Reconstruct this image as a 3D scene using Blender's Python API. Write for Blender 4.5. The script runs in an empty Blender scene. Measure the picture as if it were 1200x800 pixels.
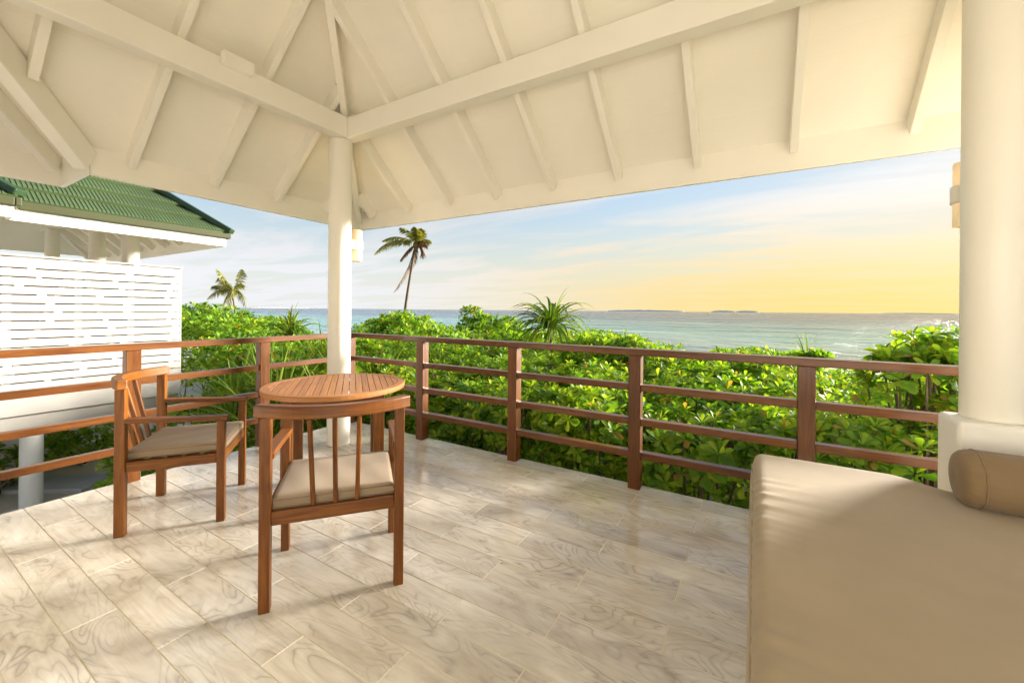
import bpy, math, random
import numpy as np
from mathutils import Vector, Matrix

random.seed(11)
rng = np.random.default_rng(7)
S = bpy.context.scene
COL = S.collection
rad = math.radians

# ------------------------------------------------------------------ camera
YAW, ROLL = rad(30.785), rad(0.5)
FWD = Vector((-math.sin(YAW), math.cos(YAW), 0))
R0 = Vector((math.cos(YAW), math.sin(YAW), 0)); U0 = Vector((0, 0, 1))
RGT = R0 * math.cos(ROLL) + U0 * math.sin(ROLL)
UPV = U0 * math.cos(ROLL) - R0 * math.sin(ROLL)
cam_data = bpy.data.cameras.new('camera')
cam_data.sensor_width = 36
cam_data.lens = 476.36 * 36 / 1200
cam_data.shift_y = (363.29 - 400) / 1200
cam_data.clip_start = 0.05
cam_data.clip_end = 100000
cam = bpy.data.objects.new('camera', cam_data)
COL.objects.link(cam)
m = Matrix((RGT, UPV, -FWD)).transposed().to_4x4()
m.translation = (3.8745, -2.9933, 1.25)
cam.matrix_world = m
S.camera = cam

# ------------------------------------------------------------------ light
SUN_AZ, SUN_EL = rad(38), rad(13)
EXPOSURE = 2.38
world = bpy.data.worlds.new('World'); S.world = world; world.use_nodes = True
wn, wl = world.node_tree.nodes, world.node_tree.links
bg = wn['Background']; bg.inputs[1].default_value = 0.125
sky = wn.new('ShaderNodeTexSky'); sky.sky_type = 'NISHITA'; sky.sun_disc = False
sky.sun_elevation = SUN_EL; sky.sun_rotation = SUN_AZ
sky.air_density = 1.0; sky.dust_density = 0.8; sky.ozone_density = 1.0
def wnode(t, **kw):
    n = wn.new(t)
    for k, v in kw.items(): setattr(n, k, v)
    return n
# thin streaky cloud sheets, laid on a plane overhead (direction / height)
VEIL = 0.12; HAZE = 0.62; GOLD = (1.26, 0.93, 0.34, 1)
tc = wnode('ShaderNodeTexCoord'); sp = wnode('ShaderNodeSeparateXYZ'); wl.new(tc.outputs['Generated'], sp.inputs[0])
zz = wnode('ShaderNodeMath', operation='MAXIMUM'); wl.new(sp.outputs[2], zz.inputs[0]); zz.inputs[1].default_value = 0.0
za = wnode('ShaderNodeMath', operation='ADD'); wl.new(zz.outputs[0], za.inputs[0]); za.inputs[1].default_value = 0.06
dx = wnode('ShaderNodeMath', operation='DIVIDE'); wl.new(sp.outputs[0], dx.inputs[0]); wl.new(za.outputs[0], dx.inputs[1])
dy = wnode('ShaderNodeMath', operation='DIVIDE'); wl.new(sp.outputs[1], dy.inputs[0]); wl.new(za.outputs[0], dy.inputs[1])
cb = wnode('ShaderNodeCombineXYZ'); wl.new(dx.outputs[0], cb.inputs[0]); wl.new(dy.outputs[0], cb.inputs[1])
mp = wnode('ShaderNodeMapping'); wl.new(cb.outputs[0], mp.inputs[0])
mp.inputs['Rotation'].default_value = (0, 0, rad(-20)); mp.inputs['Scale'].default_value = (0.28, 0.75, 1)
nz = wnode('ShaderNodeTexNoise'); wl.new(mp.outputs[0], nz.inputs['Vector'])
nz.inputs['Scale'].default_value = 1.3; nz.inputs['Detail'].default_value = 7; nz.inputs['Roughness'].default_value = 0.58; nz.inputs['Distortion'].default_value = 0.5
cr = wnode('ShaderNodeValToRGB'); wl.new(nz.outputs[0], cr.inputs[0])
cr.color_ramp.elements[0].position = 0.45; cr.color_ramp.elements[0].color = (0, 0, 0, 1)
cr.color_ramp.elements[1].position = 0.66; cr.color_ramp.elements[1].color = (1, 1, 1, 1)
cf = wnode('ShaderNodeMath', operation='MULTIPLY_ADD'); wl.new(cr.outputs[0], cf.inputs[0]); cf.inputs[1].default_value = 0.85; cf.inputs[2].default_value = VEIL
# look the sky up a little above the horizon line so that the sea meets pale haze, not the dark rim
zh = wnode('ShaderNodeMath', operation='MAXIMUM'); wl.new(sp.outputs[2], zh.inputs[0]); zh.inputs[1].default_value = 0.055
hv_ = wnode('ShaderNodeCombineXYZ'); wl.new(sp.outputs[0], hv_.inputs[0]); wl.new(sp.outputs[1], hv_.inputs[1]); wl.new(zh.outputs[0], hv_.inputs[2])
nv_ = wnode('ShaderNodeVectorMath', operation='NORMALIZE'); wl.new(hv_.outputs[0], nv_.inputs[0]); wl.new(nv_.outputs[0], sky.inputs[0])
# soft shoulder on the sky's brightness, hue kept, over the whole dome
bw = wnode('ShaderNodeRGBToBW'); wl.new(sky.outputs[0], bw.inputs[0])
SHK = 1.55
sh1 = wnode('ShaderNodeMath', operation='ADD'); wl.new(bw.outputs[0], sh1.inputs[0]); sh1.inputs[1].default_value = SHK
sh2 = wnode('ShaderNodeMath', operation='DIVIDE'); sh2.inputs[0].default_value = SHK; wl.new(sh1.outputs[0], sh2.inputs[1])
soft = wnode('ShaderNodeVectorMath', operation='SCALE'); wl.new(sky.outputs[0], soft.inputs[0]); wl.new(sh2.outputs[0], soft.inputs['Scale'])
bw2 = wnode('ShaderNodeRGBToBW'); wl.new(soft.outputs[0], bw2.inputs[0])
# cloud and haze take the low sun's gold on the sunward side, low down
dt = wnode('ShaderNodeVectorMath', operation='DOT_PRODUCT'); wl.new(tc.outputs['Generated'], dt.inputs[0]); dt.inputs[1].default_value = (math.sin(SUN_AZ) * math.cos(SUN_EL), math.cos(SUN_AZ) * math.cos(SUN_EL), math.sin(SUN_EL))
w1_ = wnode('ShaderNodeMapRange', interpolation_type='SMOOTHSTEP'); wl.new(dt.outputs['Value'], w1_.inputs[0]); w1_.inputs['From Min'].default_value = -0.05; w1_.inputs['From Max'].default_value = 0.85
w2_ = wnode('ShaderNodeMapRange', interpolation_type='SMOOTHSTEP'); wl.new(sp.outputs[2], w2_.inputs[0]); w2_.inputs['From Min'].default_value = 0.0; w2_.inputs['From Max'].default_value = 0.30; w2_.inputs['To Min'].default_value = 1.0; w2_.inputs['To Max'].default_value = 0.0
wp = wnode('ShaderNodeMath', operation='MULTIPLY'); wl.new(w1_.outputs[0], wp.inputs[0]); wl.new(w2_.outputs[0], wp.inputs[1])
tint = wnode('ShaderNodeMixRGB'); wl.new(wp.outputs[0], tint.inputs[0]); tint.inputs[1].default_value = (1.24, 1.26, 1.30, 1); tint.inputs[2].default_value = GOLD
hz_ = wnode('ShaderNodeMath', operation='MULTIPLY_ADD'); wl.new(w2_.outputs[0], hz_.inputs[0]); hz_.inputs[1].default_value = HAZE; wl.new(cf.outputs[0], hz_.inputs[2]); hz_.use_clamp = True
cg = wnode('ShaderNodeVectorMath', operation='SCALE'); wl.new(tint.outputs[0], cg.inputs[0]); wl.new(bw2.outputs[0], cg.inputs['Scale'])
mx = wnode('ShaderNodeMixRGB'); wl.new(hz_.outputs[0], mx.inputs[0]); wl.new(soft.outputs[0], mx.inputs[1]); wl.new(cg.outputs[0], mx.inputs[2])
wl.new(mx.outputs[0], bg.inputs[0])

sun_data = bpy.data.lights.new('sun', 'SUN')
sun_data.energy = 3.8; sun_data.angle = rad(14); sun_data.color = (1.0, 0.935, 0.83)
sun = bpy.data.objects.new('sun', sun_data); COL.objects.link(sun)
SD = Vector((math.sin(SUN_AZ) * math.cos(SUN_EL), math.cos(SUN_AZ) * math.cos(SUN_EL), math.sin(SUN_EL)))
sun.rotation_euler = SD.to_track_quat('Z', 'Y').to_euler()
sun.location = SD * 40

S.view_settings.view_transform = 'Standard'
S.view_settings.look = 'None'
S.view_settings.exposure = EXPOSURE
S.view_settings.gamma = 1
S.render.engine = 'CYCLES'
S.cycles.use_denoising = True
S.cycles.max_bounces = 10
S.cycles.diffuse_bounces = 7
S.cycles.adaptive_threshold = 0.02
S.cycles.glossy_bounces = 4
S.cycles.transmission_bounces = 4
S.cycles.sample_clamp_indirect = 8

# ------------------------------------------------------------------ materials
def new_mat(name):
    mt = bpy.data.materials.new(name); mt.use_nodes = True
    return mt, mt.node_tree.nodes, mt.node_tree.links, mt.node_tree.nodes['Principled BSDF']
def nd(nodes, t, **kw):
    n = nodes.new(t)
    for k, v in kw.items(): setattr(n, k, v)
    return n
def ramp(nodes, stops):
    r = nodes.new('ShaderNodeValToRGB'); e = r.color_ramp.elements
    while len(e) < len(stops): e.new(0.5)
    for el, (p, c) in zip(e, stops):
        el.position = p; el.color = (*c, 1) if len(c) == 3 else c
    return r
def noise(nodes, links, vec, scale, detail=4, rough=0.5, dist=0.0):
    n = nodes.new('ShaderNodeTexNoise')
    n.inputs['Scale'].default_value = scale; n.inputs['Detail'].default_value = detail
    n.inputs['Roughness'].default_value = rough; n.inputs['Distortion'].default_value = dist
    if vec is not None: links.new(vec, n.inputs['Vector'])
    return n
def bump(nodes, links, h, bsdf, strength, dist=0.01):
    b = nodes.new('ShaderNodeBump'); b.inputs['Strength'].default_value = strength; b.inputs['Distance'].default_value = dist
    links.new(h, b.inputs['Height']); links.new(b.outputs[0], bsdf.inputs['Normal']); return b

def paint_mat(name, col, rough=0.5, var=0.05, bs=0.08):
    mt, n, l, b = new_mat(name)
    tc = nd(n, 'ShaderNodeTexCoord')
    a = noise(n, l, tc.outputs['Object'], 1.7, 5, 0.6)
    r = ramp(n, [(0.3, tuple(c * (1 - var) for c in col)), (0.7, tuple(min(1, c * (1 + var)) for c in col))])
    l.new(a.outputs[0], r.inputs[0]); l.new(r.outputs[0], b.inputs['Base Color'])
    f = noise(n, l, tc.outputs['Object'], 60, 4, 0.6)
    bump(n, l, f.outputs[0], b, bs, 0.004)
    b.inputs['Roughness'].default_value = rough
    return mt

def wood_mat(name, dark, mid, light, rough=0.38, coat=0.0):
    """grain runs along U of the part's UV map (metres)"""
    mt, n, l, b = new_mat(name)
    uv = nd(n, 'ShaderNodeUVMap'); oi = nd(n, 'ShaderNodeObjectInfo')
    off = nd(n, 'ShaderNodeVectorMath', operation='SCALE'); off.inputs[0].default_value = (37.1, 11.7, 5.3)
    l.new(oi.outputs['Random'], off.inputs['Scale'])
    ad = nd(n, 'ShaderNodeVectorMath', operation='ADD'); l.new(uv.outputs[0], ad.inputs[0]); l.new(off.outputs[0], ad.inputs[1])
    mp = nd(n, 'ShaderNodeMapping'); mp.inputs['Scale'].default_value = (1.6, 26, 1); l.new(ad.outputs[0], mp.inputs[0])
    a = noise(n, l, mp.outputs[0], 1.6, 6, 0.62, 0.8)
    mp2 = nd(n, 'ShaderNodeMapping'); mp2.inputs['Scale'].default_value = (6, 160, 1); l.new(ad.outputs[0], mp2.inputs[0])
    f = noise(n, l, mp2.outputs[0], 1.5, 3, 0.6)
    s = nd(n, 'ShaderNodeMath', operation='MULTIPLY_ADD'); l.new(f.outputs[0], s.inputs[0]); s.inputs[1].default_value = 0.35; l.new(a.outputs[0], s.inputs[2])
    pr = nd(n, 'ShaderNodeMath', operation='MULTIPLY_ADD'); l.new(oi.outputs['Random'], pr.inputs[0]); pr.inputs[1].default_value = 0.16; l.new(s.outputs[0], pr.inputs[2])
    r = ramp(n, [(0.45, dark), (0.72, mid), (1.0, light)])
    l.new(pr.outputs[0], r.inputs[0]); l.new(r.outputs[0], b.inputs['Base Color'])
    rr = nd(n, 'ShaderNodeMapRange'); rr.inputs['To Min'].default_value = rough - 0.06; rr.inputs['To Max'].default_value = rough + 0.14
    l.new(a.outputs[0], rr.inputs[0]); l.new(rr.outputs[0], b.inputs['Roughness'])
    bump(n, l, s.outputs[0], b, 0.15, 0.002)
    b.inputs['Coat Weight'].default_value = coat; b.inputs['Coat Roughness'].default_value = 0.14; b.inputs['Specular IOR Level'].default_value = 0.35
    return mt

def tile_mat():
    mt, n, l, b = new_mat('wood_look_tile')
    tc = nd(n, 'ShaderNodeTexCoord'); oi = nd(n, 'ShaderNodeObjectInfo')
    off = nd(n, 'ShaderNodeVectorMath', operation='SCALE'); off.inputs[0].default_value = (91.3, 57.7, 23.1)
    l.new(oi.outputs['Random'], off.inputs['Scale'])
    ad = nd(n, 'ShaderNodeVectorMath', operation='ADD'); l.new(tc.outputs['Object'], ad.inputs[0]); l.new(off.outputs[0], ad.inputs[1])
    mp = nd(n, 'ShaderNodeMapping'); mp.inputs['Scale'].default_value = (1.0, 2.6, 1); l.new(ad.outputs[0], mp.inputs[0])
    a = noise(n, l, mp.outputs[0], 1.7, 2.5, 0.42, 1.5)          # smooth field whose contours are the growth rings
    k = nd(n, 'ShaderNodeMath', operation='MULTIPLY'); l.new(a.outputs[0], k.inputs[0]); k.inputs[1].default_value = 11.0
    fr = nd(n, 'ShaderNodeMath', operation='PINGPONG'); l.new(k.outputs[0], fr.inputs[0]); fr.inputs[1].default_value = 0.5
    line = ramp(n, [(0.0, (1, 1, 1)), (0.07, (0.6, 0.6, 0.6)), (0.26, (0.16, 0.16, 0.16)), (0.7, (0, 0, 0))])
    f2 = nd(n, 'ShaderNodeMath', operation='MULTIPLY'); l.new(fr.outputs[0], f2.inputs[0]); f2.inputs[1].default_value = 1.6
    l.new(f2.outputs[0], line.inputs[0])
    msk = noise(n, l, mp.outputs[0], 3.3, 3, 0.5); mr = ramp(n, [(0.36, (0.05,) * 3), (0.62, (1, 1, 1))]); l.new(msk.outputs[0], mr.inputs[0])
    lm = nd(n, 'ShaderNodeMath', operation='MULTIPLY'); l.new(line.outputs[0], lm.inputs[0]); l.new(mr.outputs[0], lm.inputs[1])
    lm2 = nd(n, 'ShaderNodeMath', operation='MULTIPLY'); l.new(lm.outputs[0], lm2.inputs[0]); lm2.inputs[1].default_value = 0.6
    cloud = noise(n, l, mp.outputs[0], 2.6, 4, 0.55, 1.4)
    base = ramp(n, [(0.3, (0.54, 0.47, 0.375)), (0.5, (0.67, 0.61, 0.515)), (0.68, (0.75, 0.70, 0.615))]); l.new(cloud.outputs[0], base.inputs[0])
    hv = nd(n, 'ShaderNodeMapRange'); hv.inputs['To Min'].default_value = 0.9; hv.inputs['To Max'].default_value = 1.08; l.new(oi.outputs['Random'], hv.inputs[0])
    bm_ = nd(n, 'ShaderNodeVectorMath', operation='SCALE'); l.new(base.outputs[0], bm_.inputs[0]); l.new(hv.outputs[0], bm_.inputs['Scale'])
    vc = nd(n, 'ShaderNodeMixRGB'); vc.inputs[2].default_value = (0.24, 0.185, 0.14, 1)
    l.new(lm2.outputs[0], vc.inputs[0]); l.new(bm_.outputs[0], vc.inputs[1]); l.new(vc.outputs[0], b.inputs['Base Color'])
    sm = noise(n, l, tc.outputs['Object'], 14, 3, 0.6)
    rr = nd(n, 'ShaderNodeMapRange'); rr.inputs['To Min'].default_value = 0.10; rr.inputs['To Max'].default_value = 0.24
    l.new(sm.outputs[0], rr.inputs[0]); l.new(rr.outputs[0], b.inputs['Roughness'])
    gm = nd(n, 'ShaderNodeMapping'); gm.inputs['Scale'].default_value = (3, 70, 1); l.new(ad.outputs[0], gm.inputs[0])
    gr = noise(n, l, gm.outputs[0], 1.0, 4, 0.6, 0.4)            # fine printed grain along the plank
    gv = nd(n, 'ShaderNodeMapRange'); gv.inputs['From Min'].default_value = 0.3; gv.inputs['From Max'].default_value = 0.7; gv.inputs['To Min'].default_value = 0.90; gv.inputs['To Max'].default_value = 1.05; l.new(gr.outputs[0], gv.inputs[0])
    gx = nd(n, 'ShaderNodeVectorMath', operation='SCALE'); l.new(vc.outputs[0], gx.inputs[0]); l.new(gv.outputs[0], gx.inputs['Scale']); l.new(gx.outputs[0], b.inputs['Base Color'])
    bump(n, l, gr.outputs[0], b, 0.04, 0.002)
    b.inputs['Specular IOR Level'].default_value = 0.6
    return mt

def fabric_mat(name, col, weave=900, rough=0.85):
    mt, n, l, b = new_mat(name)
    tc = nd(n, 'ShaderNodeTexCoord')
    a = noise(n, l, tc.outputs['Object'], 3.0, 5, 0.6)
    r = ramp(n, [(0.3, tuple(c * 0.93 for c in col)), (0.7, tuple(c * 1.06 for c in col))]); l.new(a.outputs[0], r.inputs[0])
    l.new(r.outputs[0], b.inputs['Base Color'])
    f = noise(n, l, tc.outputs['Object'], weave, 2, 0.7)
    g = noise(n, l, tc.outputs['Object'], 22, 4, 0.6)
    s = nd(n, 'ShaderNodeMath', operation='MULTIPLY_ADD'); l.new(f.outputs[0], s.inputs[0]); s.inputs[1].default_value = 0.25; l.new(g.outputs[0], s.inputs[2])
    bump(n, l, s.outputs[0], b, 0.12, 0.004)
    b.inputs['Roughness'].default_value = rough
    b.inputs['Sheen Weight'].default_value = 0.15
    return mt

def leaf_mat(name, dark, mid, light, trans=0.32, rough=0.36):
    mt, n, l, b = new_mat(name)
    ge = nd(n, 'ShaderNodeNewGeometry'); oi = nd(n, 'ShaderNodeObjectInfo'); tc = nd(n, 'ShaderNodeTexCoord')
    s = nd(n, 'ShaderNodeMath', operation='ADD'); l.new(ge.outputs['Random Per Island'], s.inputs[0]); l.new(oi.outputs['Random'], s.inputs[1])
    fr = nd(n, 'ShaderNodeMath', operation='FRACT'); l.new(s.outputs[0], fr.inputs[0])
    cl = noise(n, l, ge.outputs['Position'], 1.4, 3, 0.6)
    k = nd(n, 'ShaderNodeMath', operation='MULTIPLY_ADD'); l.new(cl.outputs[0], k.inputs[0]); k.inputs[1].default_value = 0.9
    h = nd(n, 'ShaderNodeMath', operation='MULTIPLY_ADD'); l.new(fr.outputs[0], h.inputs[0]); h.inputs[1].default_value = 0.55; h.inputs[2].default_value = -0.22
    l.new(h.outputs[0], k.inputs[2])
    r = ramp(n, [(0.15, dark), (0.45, mid), (0.8, light)]); l.new(k.outputs[0], r.inputs[0])
    gt = nd(n, 'ShaderNodeMath', operation='GREATER_THAN'); l.new(fr.outputs[0], gt.inputs[0]); gt.inputs[1].default_value = 0.972   # the odd dying leaf
    dl_ = nd(n, 'ShaderNodeMixRGB'); l.new(gt.outputs[0], dl_.inputs[0]); l.new(r.outputs[0], dl_.inputs[1]); dl_.inputs[2].default_value = (0.34, 0.22, 0.05, 1)
    r = dl_
    l.new(r.outputs[0], b.inputs['Base Color']); b.inputs['Roughness'].default_value = rough
    b.inputs['Specular IOR Level'].default_value = 0.28
    t = nd(n, 'ShaderNodeBsdfTranslucent')
    br = nd(n, 'ShaderNodeMixRGB', blend_type='MULTIPLY'); br.inputs[0].default_value = 1; br.inputs[2].default_value = (1.6, 1.45, 0.5, 1)
    l.new(r.outputs[0], br.inputs[1]); l.new(br.outputs[0], t.inputs[0])
    mixs = nd(n, 'ShaderNodeMixShader'); mixs.inputs[0].default_value = trans
    l.new(b.outputs[0], mixs.inputs[1]); l.new(t.outputs[0], mixs.inputs[2])
    l.new(mixs.outputs[0], n['Material Output'].inputs[0])
    return mt

M = {}
M['cream'] = paint_mat('cream_paint', (0.86, 0.825, 0.735), 0.42, 0.03)
M['white'] = paint_mat('white_paint', (0.84, 0.82, 0.77), 0.45, 0.03)
def boards(mt):
    n, l = mt.node_tree.nodes, mt.node_tree.links
    b = n['Principled BSDF']; ge = nd(n, 'ShaderNodeNewGeometry'); s = nd(n, 'ShaderNodeSeparateXYZ'); l.new(ge.outputs['Position'], s.inputs[0])
    k = nd(n, 'ShaderNodeMath', operation='MULTIPLY'); l.new(s.outputs[2], k.inputs[0]); k.inputs[1].default_value = 1 / 0.078
    f = nd(n, 'ShaderNodeMath', operation='PINGPONG'); l.new(k.outputs[0], f.inputs[0]); f.inputs[1].default_value = 0.5
    r = ramp(n, [(0.0, (0, 0, 0)), (0.035, (1, 1, 1))]); l.new(f.outputs[0], r.inputs[0])
    old = b.inputs['Normal'].links[0].from_node
    bp = nd(n, 'ShaderNodeBump'); bp.inputs['Strength'].default_value = 0.2; bp.inputs['Distance'].default_value = 0.004
    l.new(r.outputs[0], bp.inputs['Height']); l.new(old.outputs[0], bp.inputs['Normal']); l.new(bp.outputs[0], b.inputs['Normal'])
    return mt
M['ceiling'] = boards(paint_mat('cream_ceiling_boards', (0.86, 0.825, 0.73), 0.5, 0.03))
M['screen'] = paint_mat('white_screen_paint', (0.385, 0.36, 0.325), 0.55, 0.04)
M['plaster'] = paint_mat('white_plaster', (0.86, 0.83, 0.76), 0.6, 0.03, 0.2)
M['teak'] = wood_mat('oiled_teak', (0.058, 0.017, 0.0015), (0.130, 0.039, 0.0034), (0.23, 0.082, 0.009), 0.38, 0.0)
M['tabletop'] = wood_mat('pale_teak', (0.20, 0.075, 0.018), (0.32, 0.130, 0.034), (0.44, 0.20, 0.065), 0.45, 0.0)
M['rail'] = wood_mat('stained_rail_wood', (0.050, 0.014, 0.0020), (0.105, 0.032, 0.0042), (0.170, 0.058, 0.009), 0.34, 0.18)
M['tile'] = tile_mat()
M['grout'] = paint_mat('yellowish_grout', (0.74, 0.67, 0.52), 0.85, 0.1)
M['cushion'] = fabric_mat('taupe_cushion_fabric', (0.27, 0.195, 0.12))
M['mattress'] = fabric_mat('sand_mattress_fabric', (0.37, 0.285, 0.18), 500)
M['bolster'] = fabric_mat('brown_bolster_fabric', (0.225, 0.15, 0.075), 500)
M['piping'] = fabric_mat('dark_piping', (0.20, 0.15, 0.10))
M['concrete'] = paint_mat('grey_concrete', (0.42, 0.41, 0.39), 0.85, 0.12, 0.4)
M['slot_shade'] = paint_mat('brown_slot_shade', (0.24, 0.16, 0.09), 0.8, 0.2)  # brown that stands in for the shade seen through the screen slots
M['metal'] = paint_mat('bronze_lamp_metal', (0.30, 0.22, 0.12), 0.35, 0.05); M['metal'].node_tree.nodes['Principled BSDF'].inputs['Metallic'].default_value = 0.7
M['rooftile'] = paint_mat('green_roof_metal', (0.058, 0.090, 0.030), 0.65, 0.18, 0.15)
M['rooftrim'] = paint_mat('dark_green_trim', (0.018, 0.045, 0.014), 0.38, 0.1)
M['gutter'] = paint_mat('olive_gutter', (0.032, 0.036, 0.002), 0.7, 0.1)
M['leaf'] = leaf_mat('shrub_leaf', (0.058, 0.155, 0.011), (0.155, 0.300, 0.022), (0.34, 0.44, 0.035), 0.46, 0.5)
M['leaf_far'] = leaf_mat('far_shrub_leaf', (0.058, 0.145, 0.011), (0.135, 0.285, 0.020), (0.31, 0.41, 0.030), 0.42, 0.55)
M['strap'] = leaf_mat('strap_leaf', (0.045, 0.105, 0.012), (0.11, 0.20, 0.022), (0.27, 0.32, 0.05), 0.35, 0.4)
M['frond'] = leaf_mat('palm_frond', (0.07, 0.10, 0.015), (0.15, 0.17, 0.03), (0.30, 0.26, 0.07), 0.25, 0.45)
M['deadfrond'] = leaf_mat('dry_frond', (0.07, 0.035, 0.015), (0.13, 0.065, 0.028), (0.22, 0.12, 0.05), 0.1, 0.7)
M['bark'] = paint_mat('grey_bark', (0.16, 0.115, 0.075), 0.9, 0.3, 0.6)

mt, n, l, b = new_mat('lamp_shade_glass')
b.inputs['Base Color'].default_value = (0.75, 0.62, 0.42, 1); b.inputs['Roughness'].default_value = 0.4
ge = nd(n, 'ShaderNodeTexCoord'); a = noise(n, l, ge.outputs['Object'], 9, 2, 0.5)
r = ramp(n, [(0.42, (0.55, 0.40, 0.22)), (0.62, (1.0, 0.62, 0.28))]); l.new(a.outputs[0], r.inputs[0])
l.new(r.outputs[0], b.inputs['Emission Color']); b.inputs['Emission Strength'].default_value = 0.10
M['shade'] = mt

mt, n, l, b = new_mat('coral_sand')
tc = nd(n, 'ShaderNodeTexCoord'); a = noise(n, l, tc.outputs['Object'], 0.8, 6, 0.6); f = noise(n, l, tc.outputs['Object'], 35, 4, 0.7)
r = ramp(n, [(0.3, (0.42, 0.35, 0.26)), (0.7, (0.60, 0.54, 0.44))]); l.new(a.outputs[0], r.inputs[0]); l.new(r.outputs[0], b.inputs['Base Color'])
b.inputs['Roughness'].default_value = 0.95; bump(n, l, f.outputs[0], b, 0.6, 0.02)
M['sand'] = mt

mt, n, l, b = new_mat('sea_water')
tc = nd(n, 'ShaderNodeTexCoord'); sx = nd(n, 'ShaderNodeSeparateXYZ'); l.new(tc.outputs['Object'], sx.inputs[0])
p = noise(n, l, tc.outputs['Object'], 0.012, 4, 0.55)
pa = nd(n, 'ShaderNodeMath', operation='MULTIPLY_ADD'); l.new(p.outputs[0], pa.inputs[0]); pa.inputs[1].default_value = 120; l.new(sx.outputs[1], pa.inputs[2])
mrr = nd(n, 'ShaderNodeMapRange'); mrr.inputs['From Min'].default_value = 80; mrr.inputs['From Max'].default_value = 420; l.new(pa.outputs[0], mrr.inputs[0])
r = ramp(n, [(0.0, (0.40, 0.47, 0.42)), (0.13, (0.15, 0.37, 0.36)), (0.32, (0.06, 0.22, 0.27)), (0.6, (0.03, 0.12, 0.20)), (1.0, (0.02, 0.07, 0.14))]); l.new(mrr.outputs[0], r.inputs[0])  # palest stop: sandy shallows, with sky glare painted into the colour
l.new(r.outputs[0], b.inputs['Base Color']); b.inputs['Roughness'].default_value = 0.12; b.inputs['IOR'].default_value = 1.33
mp = nd(n, 'ShaderNodeMapping'); mp.inputs['Rotation'].default_value = (0, 0, rad(25)); mp.inputs['Scale'].default_value = (0.55, 1.3, 1); l.new(tc.outputs['Object'], mp.inputs[0])
w1 = noise(n, l, mp.outputs[0], 0.35, 6, 0.62, 0.6); w2 = noise(n, l, mp.outputs[0], 0.045, 3, 0.5)
w3 = noise(n, l, mp.outputs[0], 0.009, 4, 0.55)
ws = nd(n, 'ShaderNodeMath', operation='MULTIPLY_ADD'); l.new(w2.outputs[0], ws.inputs[0]); ws.inputs[1].default_value = 6.0
wm = nd(n, 'ShaderNodeMath', operation='MULTIPLY'); l.new(w1.outputs[0], wm.inputs[0]); wm.inputs[1].default_value = 1.8; l.new(wm.outputs[0], ws.inputs[2])
ws2 = nd(n, 'ShaderNodeMath', operation='MULTIPLY_ADD'); l.new(w3.outputs[0], ws2.inputs[0]); ws2.inputs[1].default_value = 26.0; l.new(ws.outputs[0], ws2.inputs[2])
bump(n, l, ws2.outputs[0], b, 1.0, 1.0)
M['sea'] = mt
M['island'] = paint_mat('hazy_island', (0.60, 0.57, 0.52), 0.9, 0.1)  # pale base colour stands in for air haze over the distance

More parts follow.
